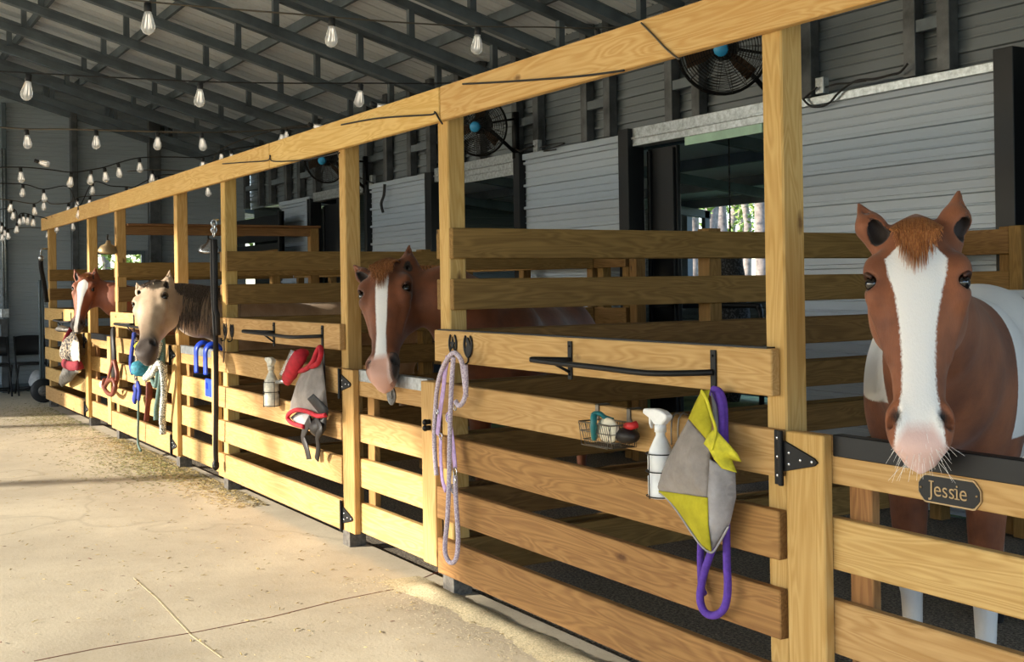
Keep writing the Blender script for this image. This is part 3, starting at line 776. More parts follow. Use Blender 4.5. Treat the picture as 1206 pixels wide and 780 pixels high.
def horse(name,cfg):
    P=Vector(cfg['poll']);M=Vector(cfg['chin']);d=(M-P);L=d.length;s=L/.645;d.normalize()
    n=Vector(cfg['face']);n=(n-d*n.dot(d)).normalized();u=d.cross(n)   # d down the face, n out of the face, u sideways
    u.normalize()
    B=np.array([list(u),list(n),list(d)]);P0=np.array(P)
    def H(a,b,c): return np.array(P)+s*(a*B[0]+b*B[1]+c*B[2])
    pts=[P0,np.array(M)]+[np.array(p) for p in cfg['neck']]+[np.array(p) for p in cfg['spine']]
    allp=np.array(pts);lo=allp.min(0)-.48;hi=allp.max(0)+.48;lo[2]=-.03;hi[2]=P0[2]+.32
    corners=np.array([H(a,b,c) for a in (-.15,.15) for b in (-.2,.13) for c in (-.22,.67)])
    fl=corners.min(0);fh=corners.max(0)
    F=Field(lo,hi,fl,fh,cfg.get('hc',.035),cfg.get('hf',.009))
    wd=cfg.get('wide',1.0)
    # head loft
    def head(Pt):
        q=(Pt-P0)@B.T/s;U,V,Wd=q[...,0],q[...,1],q[...,2]
        wc=np.clip(Wd,WS[0],WS[-1]);a=catm(WS,AS,wc)*wd;fr=catm(WS,FR,wc);bk=catm(WS,BK,wc)
        vc=(fr-bk)/2;bv=(fr+bk)/2
        flat=np.where(V>vc,2.6,2.2)
        # the face narrows towards the throat
        av=a*np.where(V>vc,1,1-.22*np.clip((vc-V)/bv,0,1))
        e=(np.abs(U/av)**flat+np.abs((V-vc)/bv)**flat)**(1/flat)
        f=(e-1)*np.minimum(av,bv)*.9
        dz=np.maximum(np.maximum(WS[0]-Wd,Wd-WS[-1]),0)
        return (np.sqrt(np.maximum(f,0)**2+dz**2)+np.minimum(f,0))*s
    F.add(fl-.02,fh+.02,head,.02)
    scoops=[]
    for sg in (-1,1):
        F.ell(H(sg*.092*wd,.052,.135),B,np.array([.034,.03,.05])*s,.03)       # brow
        F.ell(H(sg*.09*wd,.035,.20),B,np.array([.03,.03,.04])*s,.03)
        F.ell(H(sg*.072*wd,-.095,.20),B,np.array([.045,.07,.09])*s,.04)       # jowl
        F.cone(H(sg*.09*wd,.012,.24),H(sg*.062*wd,.0,.36),.014*s,.008*s,.03)  # facial crest
        F.ell(H(sg*.108*wd,.056,.168),B,np.array([.022,.024,.02])*s,.012,'s') # socket
        F.ell(H(sg*.05*wd,.022,.545),B,np.array([.027,.03,.045])*s,.025)      # nostril flare
        F.cone(H(sg*.05*wd,.062,.50),H(sg*.058*wd,.03,.555),.013*s,.014*s,.012,'s');F.cone(H(sg*.058*wd,.03,.555),H(sg*.04*wd,.01,.57),.014*s,.006*s,.01,'s')
        # ears
        sp=cfg.get('ear',{}).get(sg,(.085,.0,-.20))
        eb=cfg.get('earbase',(.064,.0,.02));base=H(sg*eb[0],eb[1],eb[2]);tip=H(sg*sp[0],sp[1],sp[2]);mid=base*.5+tip*.5+np.array(B[0])*sg*.006*s
        er=cfg.get('earr',.036);F.cone(base,mid,er*s*.95,er*s,.02);F.cone(mid,tip,er*s,.005*s,.012)
        ed=cfg.get('earface',{}).get(sg,None);en=np.array(B[1]) if ed is None else np.array(ed,float);en=en/np.linalg.norm(en)
        scoops.append((base*.72+tip*.28+en*er*.8*s,base*.16+tip*.84+en*.012*s,er*.68*s,.005*s))
        F.cone(base*.72+tip*.28+en*er*.8*s,base*.16+tip*.84+en*.012*s,er*.68*s,.005*s,.008,'s')
    F.ell(H(0,.012,.60),B,np.array([.05*wd,.03,.035])*s,.03)                  # upper lip
    F.ell(H(0,-.04,.61),B,np.array([.038,.03,.03])*s,.02)                     # chin
    F.cone(H(-.09,-.012,.632),H(.09,-.012,.632),.004*s,.004*s,.008,'s')
    # neck
    N=[np.array(p) for p in cfg['neck']];
    nr=cfg['neckr'];side=np.array(cfg.get('neckside',list(u)))
    prev=H(0,-.07,.07);pr_=.105*s
    for p,r in zip(N,nr):
        F.cone(prev,p,pr_,r,.07,'u',side,.62);prev=p;pr_=r
    # trunk
    Sp=[np.array(p) for p in cfg['spine']];sr=cfg['spiner'];bd=Sp[-1]-Sp[0];bd[2]=0;bd/=np.linalg.norm(bd);lat=np.array([-bd[1],bd[0],0])
    F.cone(prev,Sp[0]+np.array([0,0,.02]),pr_,sr[0]*.92,.12,'u',lat,.8)
    for i in range(len(Sp)-1): F.cone(Sp[i],Sp[i+1],sr[i],sr[i+1],.1,'u',lat,.82)
    front=Sp[0];rear=Sp[-1]
    for sg in (-1,1):
        sh=front+lat*sg*.15+bd*.02;F.ell(sh+np.array([0,0,-.02]),np.array([lat,bd,[0,0,1]]),(.10,.17,.27),.1)
        F.ell(front+lat*sg*.1-bd*.16+np.array([0,0,-.08]),np.array([lat,bd,[0,0,1]]),(.10,.1,.15),.08)
        z0=front[2]-.22
        el=front+lat*sg*.14;el[2]=z0;kn=front+lat*sg*.13-bd*.01;kn[2]=.46;fe=front+lat*sg*.125;fe[2]=.16;ho=fe-bd*.05;ho[2]=.045
        F.cone(el,kn,.085,.05,.06);F.cone(kn,fe,.046,.033,.03);F.ell(kn,np.eye(3),(.052,.052,.06),.03);F.ell(fe,np.eye(3),(.042,.042,.045),.02)
        F.cone(fe,ho,.034,.045,.02);F.cone(ho,ho*[1,1,0]+[0,0,.012],.05,.06,.015)
        hp=rear+lat*sg*.14;F.ell(hp+np.array([0,0,-.03]),np.array([lat,bd,[0,0,1]]),(.13,.22,.28),.1)
        st=hp-bd*.06;st[2]=.78;hk=hp+bd*.14;hk[2]=.52;ff=hp+bd*.1;ff[2]=.16;hh=ff-bd*.05;hh[2]=.045
        F.cone(hp,st,.16,.12,.08);F.cone(st,hk,.11,.055,.05);F.cone(hk,ff,.05,.035,.03);F.ell(ff,np.eye(3),(.042,.042,.045),.02)
        F.cone(ff,hh,.035,.045,.02);F.cone(hh,hh*[1,1,0]+[0,0,.012],.05,.058,.015)
    V,Q=F.mesh()
    me=bpy.data.meshes.new('body')
    me.vertices.add(len(V));me.vertices.foreach_set('co',V.ravel());me.loops.add(len(Q)*4);me.loops.foreach_set('vertex_index',Q.ravel())
    me.polygons.add(len(Q));me.polygons.foreach_set('loop_start',np.arange(0,len(Q)*4,4));me.update(calc_edges=True);me.validate()
    # markings
    q=(V-P0)@B.T/s;U_,V_,W_=q[:,0],q[:,1],q[:,2]
    onhead=(np.abs(U_)<.2)&(W_>-.25)&(W_<.7)&(V_>-.22)
    att=cfg['marks'](U_,V_,W_,V,onhead,dict(front=front,rear=rear,bd=bd,lat=lat))
    ein=np.full(len(V),-1.)
    for a_,b_,r0,r1 in scoops:
        ab=b_-a_;t=np.clip(((V-a_)@ab)/(ab@ab),0,1);dd=np.linalg.norm(V-a_-t[:,None]*ab,axis=1);ein=np.maximum(ein,np.where(t<.8,(r0+(r1-r0)*t)+.002*s-dd,-1))
    att['darkm']=np.maximum(np.asarray(att.get('darkm',np.full(len(V),-1.))),np.where(ein>-.004,ein*6+.02,-1))
    for nm in ('whitem','pinkm','darkm','blackm'):
        a=me.attributes.new(nm,'FLOAT','POINT');a.data.foreach_set('value',np.asarray(att.get(nm,np.full(len(V),-1.)),dtype=np.float32))
    root=thing(name,cfg['label'],'horse',(front[0],front[1],0),'horses looking out over the stall fronts')
    o=link('body',me,cfg['coat'],root,True)
    for sg in (-1,1):
        b=MB();c=H(sg*.099*wd,.047,.168);b.ball(c,.0215*s,16,10);e=b.build('eye','eye_dark',root,True)
        # lids
        b=MB();pt=[]
        for i in range(9):
            t=PI*i/8;pt.append(H(sg*(.103*wd+.012*math.sin(t)),.05+.026*math.cos(t),.164-.019*math.sin(t)))
        b.tube(pt,[.004*s+.005*s*math.sin(PI*i/8) for i in range(9)],8);b.build('eyelid',cfg['hairdark'],e,True)
    # forelock
    R=random.Random(len(name)+int(abs(front[0])*10))
    if cfg.get('forelock'):
        b=MB();fw,fl_=cfg['forelock']
        for i in range(cfg.get('nf',150)):
            a=R.uniform(-1,1);x0=a*.045;x1=a*fw+R.uniform(-.012,.012);ll=fl_*(1-.8*abs(a)**1.6)*R.uniform(.45,1.1)
            x0=a*.06;pts=[H(x0*.8,-.01+R.uniform(-.02,.02),-.035+.03*a*a),H(x0*1.15,.05,-.03+.035*a*a),H((x0+x1)/2,.088+R.uniform(0,.01),.03),H(x1*.9,.098+R.uniform(0,.008),.03+ll*.5),H(x1,.098+R.uniform(-.002,.01),.03+ll)]
            pts=smoothpath(pts,3);m_=len(pts);b.tube(pts,[.0036*s*(1-.85*j/(m_-1)) for j in range(m_)],4,flat=.6)
        b.build('forelock',cfg['hair'],root,True)
    # mane
    if cfg.get('mane'):
        b=MB();mp=[H(0,-.04,-.03)]+[np.array(p) for p in cfg['mane']['crest']];path=smoothpath(mp,12);sd=Vector(cfg['mane']['side'])
        for i in range(cfg['mane']['n']):
            t=R.random()*(len(path)-1.01);k_=int(t);p=path[k_].lerp(path[k_+1],t-k_);ll=cfg['mane']['len']*R.uniform(.6,1.1)
            dr=(sd+Vector((R.uniform(-.2,.2),R.uniform(-.2,.2),0))).normalized()
            fw_=Vector((R.uniform(-.03,.03),R.uniform(-.03,.03),0))
            w=cfg['mane'].get('w',.07)
            pts=[p-Vector((0,0,.02)),p+dr*w*.45+Vector((0,0,.014)),p+dr*w*.95+Vector((0,0,-ll*.3))+fw_*.4,p+dr*w*1.25+Vector((0,0,-ll*.65))+fw_*.8,p+dr*w*1.35+Vector((0,0,-ll))+fw_]
            pts=smoothpath(pts,3);m_=len(pts);b.tube(pts,[.006*(1-.7*j/(m_-1)) for j in range(m_)],4,flat=.6)
        b.build('mane',cfg['hair2'] if 'hair2' in cfg else cfg['hair'],root,True)
    if cfg.get('whiskers'):
        b=MB()
        for i in range(70):
            a=R.uniform(-1,1);w0=R.uniform(.56,.64);p0=H(a*.05,R.uniform(-.03,.03),w0)
            dr=np.array(B[0])*a*.5+np.array(B[1])*R.uniform(-.1,.7)+np.array(B[2])*R.uniform(.2,1.0);dr/=np.linalg.norm(dr);ll=R.uniform(.03,.085)
            p1=p0+dr*ll*.5+[0,0,-.002];p2=p0+dr*ll+[0,0,-.012];b.tube([p0,p1,p2],[.0007,.0006,.0003],4)
        b.build('whiskers','hair_white',root,True)
    # tail
    b=MB();rt=rear+bd*.30+np.array([0,0,.12])
    for i in range(60):
        a=R.uniform(-1,1);pts=[rt-bd*.08,rt+bd*.03+lat*a*.02,rt+bd*.06+lat*a*.05+[0,0,-.3],rt+bd*.04+lat*a*.05+[0,0,-.6-R.uniform(0,.15)]]
        b.tube(smoothpath(pts,3),[.008*(1-.06*j) for j in range(10)],4)
    b.build('tail',cfg.get('hair2',cfg['hair']),root,True)
    return root,H
def seg_width(W_,xs,ys): return np.interp(W_,xs,ys)
def blaze(U_,V_,W_,xs,ys,cx=None,front=.0):
    c=0 if cx is None else np.interp(W_,xs,cx)
    return np.where(V_>front,np.interp(W_,xs,ys)-np.abs(U_-c),-1)
def nz(V,f,seed=0):
    return np.array([mnoise.noise(Vector((p[0]*f+seed,p[1]*f,p[2]*f))) for p in V])
def nostril(U_,V_,W_,wd=1.0):
    d=np.minimum(*[np.sqrt((U_-sg*.055*wd)**2+((V_-.035)*.8)**2+((W_-.545)*.6)**2) for sg in (-1,1)])
    return .015-d
# --- the paint horse in the nearest stall
cd=Vector((.647,-.762,0))
def marks_paint(U_,V_,W_,V,on,g):
    xs=[-.05,.03,.06,.11,.16,.21,.30,.40,.47,.52,.56,.60,.65];ys=[-.2,-.0,.036,.078,.072,.058,.045,.040,.042,.05,.055,.06,.06];cx=[0,0,0,.002,.0,-.002,.0,-.0,.0,0,0,0,0]
    bz=blaze(U_,V_,W_,xs,ys,cx,.0)
    bz=np.where(W_>.53,np.maximum(bz,.05-np.abs(U_)),bz)
    w=np.where(on,bz,-1)
    pk=np.where(on&(W_>.535),(W_-.565)*.8-np.clip(np.abs(U_)-.03,0,1)*1.2,-1)
    # body: white patches on shoulder side and along barrel and back
    r=V-g['front'];al=r@g['bd'];la=r@g['lat'];z=V[:,2]
    n=np.array([mnoise.noise(Vector((p[0]*3.1,p[1]*3.1,p[2]*3.1))) for p in V])
    body=~on
    wb=np.minimum(al+.10+.10*n,.5)            # everything behind the shoulder
    wb=np.maximum(wb,np.minimum(np.minimum((la-.075)+.05*n,z-1.13+.05*n),.45-al))   # patch on the near side of neck and shoulder
    br=.08-np.sqrt(((al-.62)*.55)**2+((z-1.38+.1*(al-.6)))**2)
    wb=np.where(al>.35,np.minimum(wb,-br+.02*n),wb)
    wb=np.where((z<1.0)&(al<.3),np.minimum(wb,(z-.98)+.04*n),wb)
    leg=(.44-z)+.03*n
    wb=np.where(z<.6,np.maximum(np.minimum(wb,.2),leg),wb);wb=np.where((al>.3)&(z<.9),np.maximum(wb,.1),wb)
    w=np.where(body,wb,w)
    bl=np.where(on,nostril(U_,V_,W_),-1);bl=np.where(body&(z<.075),.075-z,bl)
    dk=np.where(on,.024-np.minimum(np.sqrt((U_-.105)**2+(V_-.034)**2+(W_-.168)**2),np.sqrt((U_+.105)**2+(V_-.034)**2+(W_-.168)**2)),-1)
    e_in=np.where(on&(W_<-.05)&(V_<.0),-.0,-1)
    return dict(whitem=w,pinkm=pk,darkm=dk,blackm=bl)
JP=at(1079,278,.14);JM=at(1084,545,-.10)
horse('paint_horse',dict(label='brown and white paint horse with a broad blaze above the name plate',
    poll=JP,chin=JM,face=(.647,-.762,.15),neck=[(-2.52,.38,1.36),(-2.68,.58,1.22)],neckr=[.17,.24],neckside=(.7,.5,0),
    spine=[(-2.84,.8,1.13),(-3.05,1.25,1.14),(-3.3,1.85,1.16)],spiner=[.30,.335,.31],wide=1.12,hf=.0065,hc=.03,
    ear={1:(.15,.02,-.095),-1:(.112,.02,-.125)},earbase=(.078,.0,.04),earr=.04,earface={1:(.75,-.66,0),-1:(.98,.2,0)},
    coat='coat_paint',hair='hair_ginger',hairdark='lid_brown',forelock=(.06,.13),nf=420,whiskers=True,marks=marks_paint,
    mane=dict(crest=[(-2.55,.35,1.56),(-2.72,.6,1.45)],side=(-.8,-.1,0),n=90,len=.22)))
# --- the blaze-faced chestnut at the middle gate
def marks_chest(U_,V_,W_,V,on,g):
    xs=[-.05,.04,.07,.12,.2,.3,.4,.5,.56,.65];ys=[-.1,-.02,.02,.03,.029,.026,.022,.026,.04,.045]
    w=np.where(on,blaze(U_,V_,W_,xs,ys,None,.0),-1)
    pk=np.where(on&(W_>.50),np.minimum((W_-.52)*.8,.052-np.abs(U_-.01)),-1)
    dk=np.where(on,.03-np.minimum(np.sqrt((U_-.105)**2+(V_-.034)**2+(W_-.168)**2),np.sqrt((U_+.105)**2+(V_-.034)**2+(W_-.168)**2)),-1)
    dk=np.maximum(dk,np.where(on&(W_>.5)&(U_<-.04),.1,-1))
    bl=np.where(on,nostril(U_,V_,W_),-1)
    return dict(whitem=w,pinkm=pk,darkm=dk,blackm=bl)
CP=at(459,318,.14);CM=at(451,455,-.10)
horse('chestnut_horse',dict(label='chestnut horse with a long narrow white blaze looking over the middle gate',
    poll=CP,chin=CM,face=(.702,-.665,.12),neck=[(-5.95,.42,1.45),(-6.02,.62,1.28)],neckr=[.17,.24],neckside=(.9,.3,0),
    spine=[(-6.1,.85,1.12),(-6.5,1.3,1.1),(-6.95,1.8,1.12)],spiner=[.27,.3,.28],wide=1.05,hf=.009,hc=.04,
    ear={1:(.185,.0,-.07),-1:(.095,.01,-.12)},earbase=(.072,-.01,.07),earr=.036,earface={1:(.4,-.9,0),-1:(.95,-.2,0)},
    coat='coat_chestnut',hair='hair_chestnut',hairdark='lid_brown',forelock=(.06,.15),nf=380,marks=marks_chest,
    mane=dict(crest=[(-5.98,.4,1.62),(-6.1,.68,1.52)],side=(1,.1,0),n=100,len=.2)))
# --- the dun
def marks_dun(U_,V_,W_,V,on,g):
    dk=np.where(on,(W_-.47)*.6,-.02)
    w=np.where(on,np.minimum(.05-np.abs(U_)*.6-np.abs(W_-.25)*.2,V_),-1)
    bl=np.where(on,nostril(U_,V_,W_),-1)
    return dict(darkm=dk,blackm=bl)
DP=at(184,340,-.42);DM=at(172,425,-.62)
horse('dun_horse',dict(label='pale dun horse with a dark mane stretching its head past the sunlit post',
    poll=DP,chin=DM,face=(.664,-.574,.1),neck=[(-9.35,-.05,1.34),(-9.6,.4,1.25)],neckr=[.17,.24],neckside=(.75,-.5,0),
    spine=[(-9.75,.75,1.12),(-9.75,1.3,1.1),(-9.8,1.9,1.12)],spiner=[.27,.29,.28],wide=1.05,hf=.012,hc=.045,
    ear={1:(.15,.02,-.10),-1:(.10,.02,-.12)},earbase=(.07,-.01,.08),earr=.033,earface={1:(.8,-.6,0),-1:(.9,-.4,0)},
    coat='coat_dun',hair='hair_dun',hairdark='lid_dun',forelock=(.05,.07),nf=80,marks=marks_dun,
    mane=dict(crest=[(-9.2,-.25,1.56),(-9.25,.0,1.54),(-9.45,.4,1.48)],side=(.55,-.83,0),n=900,len=.34,w=.13)))
# --- the far chestnut
def marks_far(U_,V_,W_,V,on,g):
    xs=[-.05,.05,.1,.16,.25,.4,.5,.65];ys=[-.1,-.0,.055,.06,.035,.02,.02,.02]
    w=np.where(on,blaze(U_,V_,W_,xs,ys,None,.0),-1)
    dk=np.where(on,(W_-.5)*.6,-1)
    bl=np.where(on,nostril(U_,V_,W_),-1)
    return dict(whitem=w,darkm=dk,blackm=bl)
FP=at(103,327,-.12);FM=at(90,391,-.28)
horse('chestnut_horse',dict(label='farthest horse, a chestnut with a white forehead, beside the far end post',
    poll=FP,chin=FM,face=(.749,-.468,.1),neck=[(-13.15,.15,1.42),(-13.2,.45,1.3)],neckr=[.16,.23],neckside=(.75,-.5,0),
    spine=[(-13.3,.8,1.12),(-13.4,1.3,1.1),(-13.5,1.9,1.12)],spiner=[.27,.29,.28],wide=1.05,hf=.014,hc=.05,
    ear={1:(.16,.02,-.10),-1:(.075,.02,-.13)},earbase=(.07,-.01,.08),earr=.033,earface={1:(.8,-.6,0),-1:(.9,-.4,0)},
    coat='coat_far_chestnut',hair='hair_chestnut',hairdark='lid_brown',forelock=(.05,.06),nf=60,marks=marks_far))
# ================================================================ things on and around the fence
def root_at(name,label,cat,px,py,Y=-.05,group=None): return thing(name,label,cat,at(px,py,Y),group)
def strap(mb,p,r,n=10): mb.tube(smoothpath([Vector(q) for q in p],8),r,n)
# tack bars
def tack_bar(label,x0,x1,s0,s1,z,zt,zb,r=.011,out=.12,rust=False):
    t=thing('tack_bar',label,'tack bar',(s0,-.045,z),'metal tack bars on the fence panels')
    for sx in (s0,s1):
        b=MB();b.box(sx-.014,sx+.014,-.046,-.0395,zb,zt);b.ball((sx,-.047,zt-.02),.006,8,4);b.ball((sx,-.047,zb+.02),.006,8,4);b.build('wall_strap','black_iron',t,bevel=.0015)
    b=MB();strap(b,[(s0,-.044,z),(s0-.01,-.085,z+.002),(x0,-.045-out,z+.004),(x0+.05,-.05-out,z),((x0+x1)/2,-.05-out,z-.005),(x1-.2,-.05-out,z-.008),(x1-.05,-.09,z-.003),(s1,-.045,z)],r,12);b.build('bar','black_iron',t,True)
    b=MB();b.tube([(s0,-.046,zb+.03),(s0-.05,-.11,z-.005)],.006,8);b.build('brace','black_iron',t,True)
    return t
a=at(672,424,-.04);c=at(841,436,-.04);e=at(632,421,-.15)
tack_bar('black metal tack bar above the wire basket',e.x+.0,c.x,a.x,c.x,a.z,at(672,402,-.04).z,at(672,447,-.04).z)
a=at(323,393,-.04);c=at(380,396,-.04)
tack_bar('black metal tack bar above the white bottle and the red brush',at(291,393,-.15).x,c.x,a.x,c.x,a.z+.01,at(323,380,-.04).z,at(323,408,-.04).z)
a=at(157,382,-.04);c=at(167,384,-.04)
tack_bar('sunlit metal tack bar half hidden by the dun horse',at(138,383,-.15).x,at(185,385,-.04).x,at(158,380,-.04).x,at(180,385,-.04).x,a.z,a.z+.1,a.z-.12)
a=at(74,377,-.04)
tack_bar('metal tack bar on the farthest board panel above the red and white halter',at(68,376,-.12).x,at(90,378,-.04).x,a.x,at(84,378,-.04).x,a.z,a.z+.1,a.z-.12)
# horseshoe decorations
def horseshoe(px,py,label,star,hook=True,sc=1.0):
    t=root_at('horseshoe_hook',label,'hook',px,py,-.042,'black horseshoe hooks')
    c=at(px,py,-.043);b=MB();pts=[]
    for i in range(19):
        a=math.radians(125+i*(290/18));pts.append((c.x+.034*sc*math.cos(a)*1.05,c.y,c.z+.05*sc*math.sin(a)))
    b.tube(pts,.0075*sc,6,flat=.5);b.build('horseshoe','black_iron',t,True)
    b=MB()
    if star: poly=[(c.x+(.032 if i%2==0 else .012)*sc*math.sin(2*PI*i/10),c.z-.002+(.036 if i%2==0 else .013)*sc*math.cos(2*PI*i/10)) for i in range(10)];nm='star'
    else:
        poly=[(c.x+x*sc,c.z+z*sc) for x,z in ((-.004,.036),(.004,.034),(.012,.022),(.024,.008),(.03,-.004),(.027,-.02),(.014,-.042),(-.008,-.044),(-.02,-.026),(-.024,-.012),(-.014,-.008),(-.006,.008),(-.014,.016),(-.012,.026))];nm='horse_head'
    b.prism(poly,-.046,-.041);b.build(nm,'black_iron',t)
    if hook:
        b=MB();strap(b,[(c.x,-.042,c.z-.045*sc),(c.x,-.045,c.z-.075*sc),(c.x,-.07,c.z-.085*sc),(c.x,-.075,c.z-.065*sc)],.004,8);b.build('hook','black_iron',t,True)
horseshoe(533,405,'black horseshoe hook with a star, the lavender rope hanging from it',True)
horseshoe(551,407,'black horseshoe hook with a horse head, right of the lavender rope',False,sc=1.06)
horseshoe(265,388,'black horseshoe hook with a black strap, beside the post with black straps',True)
horseshoe(273,389,'black horseshoe hook at the left end of the panel with the white bottle',False)
rt=root_at('leather_strap','dark leather strap hanging from a horseshoe hook by the black straps','strap',266,410)
b=MB();b.tube(smoothpath([at(266,393,-.08),at(264,402,-.07),at(264,415,-.07),at(263,427,-.07)],6),.012,8,flat=.3).build('strap','leather_black',rt,True)
# lavender rope and halter
t=root_at('lead_rope','long lavender lead rope looped from the star hook to the lowest board','rope',533,420)
rope('rope',[(514,560,-.09),(511.5,520,-.09),(513,480,-.09),(515,458,-.10),(520,437,-.12),(529,420,-.14),(536,416,-.14),(543,424,-.13),(546,440,-.11),(549,468,-.10)],.0115,'rope_lavender',t,10)
rope('rope',[(548,430,-.12),(549,455,-.11),(547,470,-.11),(541,478,-.12),(536,472,-.13)],.0115,'rope_lavender',t,10)
rope('rope',[(534,421,-.15),(532,450,-.14),(530,500,-.14),(529,560,-.14),(527,610,-.13),(524,645,-.12),(527,659,-.115),(533,663,-.11),(538,655,-.11),(539.5,630,-.11),(537,590,-.12),(536,560,-.12)],.0115,'rope_lavender',t,10)
b=MB()
for (x,y,w) in ((536,556,.016),(535,566,.013),(534,576,.018)):
    p=at(x,y,-.125);b.tube([(p.x+w*math.cos(2*PI*i/12),p.y,p.z+w*1.3*math.sin(2*PI*i/12)) for i in range(12)],.0035,6,closed=True)
b.build('snap_clip','silver',t,True)
t=root_at('halter','lavender nylon halter hanging with the lavender rope at the latch','halter',525,450)
rope('cheek_strap',[(527,421,-.12),(524,440,-.11),(522,460,-.1),(519,480,-.1),(516,505,-.1),(515,512,-.1)],.019,'lavender_web',t,8,flat=.22,side=(1,0,0))
rope('nose_strap',[(519,515,-.09),(519,540,-.09),(521,565,-.09),(525,578,-.1)],.016,'lavender_web',t,8,flat=.25,side=(1,0,0))
rope('crown_strap',[(526,488,-.09),(530,500,-.09),(534,530,-.09),(536,552,-.09)],.022,'lavender_web',t,8,flat=.2,side=(1,0,0))
for x,y,w in ((515,485,.012),(519,514,.016),(527,493,.018),(536,480,.014)):
    p=at(x,y,-.11);b=MB();b.tube([(p.x+w*math.cos(2*PI*i/10),p.y,p.z+w*math.sin(2*PI*i/10)) for i in range(10)],.003,6,closed=True);b.build('buckle_ring','silver',t,True)
# wire basket with its contents
t=root_at('wire_basket','small wire basket hooked over the second board, holding a brush','basket',718,508)
X0=at(684,500,-.16).x;X1=at(752,508,-.04).x;zt=at(718,494,-.04).z;zb=at(718,526,-.12).z;Y1=-.045;Y0=-.17
b=MB()
for z,k in ((zt,0),(zt-.035,.005),(zb+.02,.012),(zb,.02)):
    b.tube([(X0+k,Y0+k,z),(X1-k,Y0+k,z),(X1-k,Y1-k*.3,z),(X0+k,Y1-k*.3,z)],.0028 if k==0 else .0018,6,closed=True)
nx=15
for i in range(nx+1):
    x=X0+(X1-X0)*i/nx
    b.tube([(x,Y0,zt),(x+(.02 if i==0 else -.02 if i==nx else 0),Y0+.02,zb),(x,Y1-.006,zb),(x,Y1,zt)],.0015,5)
for i in range(5):
    y=Y0+(Y1-Y0)*i/4
    b.tube([(X0,y,zt),(X0+.02,y,zb),(X1-.02,y,zb),(X1,y,zt)],.0015,5)
b.build('wire_body','wire_steel',t,True)
for px in (704,741):
    x=at(px,480,-.04).x;b=MB();b.box(x-.011,x+.011,-.0455,-.0385,zt-.01,1.053);b.box(x-.011,x+.011,-.0455,.012,1.0475,1.053);b.build('hanger','wire_steel',t,bevel=.001)
t=root_at('grooming_brush','oval cream brush with a teal handle in the wire basket','brush',710,508)
c=at(716,507,-.13);b=MB();b.ball(c,.06,20,12,(1.1,.4,.8));b.build('pad','cream_pad',t,True)
rope('handle',[(700,515,-.15),(699,500,-.17),(700,489,-.16),(706,487,-.15),(713,492,-.13),(722,495,-.11)],[.022]*13+[.02,.018,.016]+[.014]*15,'teal_plastic',t,12,flat=.6)
t=root_at('hoof_pick','red handled pick and dark cloth at the right of the wire basket','tool',744,505)
b=MB();b.tube([at(738,502,-.1),at(744,502,-.12),at(750,500,-.1)],.014,10);b.build('handle','red_plastic',t,True)
b=MB();b.tube([at(745,500,-.1),at(742,492,-.1)],.004,6);b.build('pick','wire_steel',t,True)
t=root_at('dark_cloth','crumpled dark cloth under the red handle in the wire basket','cloth',738,514);b=MB();b.ball(at(738,513,-.1),.05,14,10,(1.3,.8,.6));b.build('fabric','leather_black',t,True)
# spray bottles in wire rings
def spray(name_l,px,py0,py1,Y,mat,mirror=-1,dirty=False):
    top=at(px,py0,Y);bot=at(px,py1,Y);h=top.z-bot.z;t=thing('spray_bottle',name_l,'spray bottle',(bot.x,Y,bot.z),'white spray bottles on the fence')
    r=h*.15;M=Matrix.Translation((bot.x,Y,bot.z))
    b=MB();b.lathe([(r*.9,0),(r,.012),(r,h*.24),(r*.9,h*.26),(r*.9,h*.3),(r,h*.32),(r,h*.46),(r*.86,h*.54),(r*.5,h*.66),(r*.36,h*.7),(r*.36,h*.76)],20,M);b.build('bottle',mat,t,True)
    b=MB();b.lathe([(r*.46,h*.74),(r*.46,h*.81),(r*.36,h*.83)],16,M);b.build('collar',mat,t,True)
    b=MB();k=mirror
    poly=[(bot.x+k*x*h,bot.z+z*h) for x,z in ((.26,.985),(.27,.93),(.1,.89),(.07,.82),(-.06,.82),(-.16,.9),(-.17,.94),(-.08,.985),(.05,1.0))]
    b.prism(poly,Y-.016,Y+.016);b.build('spray_head',mat,t,bevel=.004)
    b=MB();b.prism([(bot.x+k*x*h,bot.z+z*h) for x,z in ((.14,.9),(.19,.91),(.19,.82),(.15,.76),(.16,.84))],Y-.007,Y+.007);b.build('trigger',mat,t,bevel=.002)
    w=thing('wire_holder','thin wire ring holder on the board around the '+('nearest white spray bottle' if not dirty else 'dirty white spray bottle'),'holder',(bot.x,-.04,bot.z))
    b=MB()
    for z in (bot.z+h*.3,bot.z+h*.02,bot.z+h*.5):
        b.tube([(bot.x+(r+.006)*math.cos(2*PI*i/20),Y+(r+.006)*math.sin(2*PI*i/20),z) for i in range(20)],.0022,6,closed=True)
    for a in (0,PI/2,PI,3*PI/2):
        x=bot.x+(r+.006)*math.cos(a);y=Y+(r+.006)*math.sin(a);b.tube([(x,y,bot.z+h*.5),(x,y,bot.z+h*.0)],.0022,6)
    b.tube([(bot.x,Y+r+.004,bot.z+h*.5),(bot.x,-.041,bot.z+h*.55)],.003,6);b.build('ring','black_iron',w,True)
    return t
spray('white spray bottle hanging between the wire basket and the grey and yellow fly mask',779,482,586,-.1,'white_plastic')
spray('dirty white spray bottle beside the red brush on the middle panel',320,421,479,-.1,'dirty_white',dirty=True)
t=root_at('wire_hook','pair of thin bent wire hooks beside the nearest spray bottle','hook',795,500)
for dx in (0,8):
    rope('hook',[(801+dx,488+dx*.1,-.045),(796+dx,487,-.06),(791.5+dx,494,-.075),(790.5+dx,510,-.08),(791+dx,524,-.08)],.0035,'wire_steel',t,6)
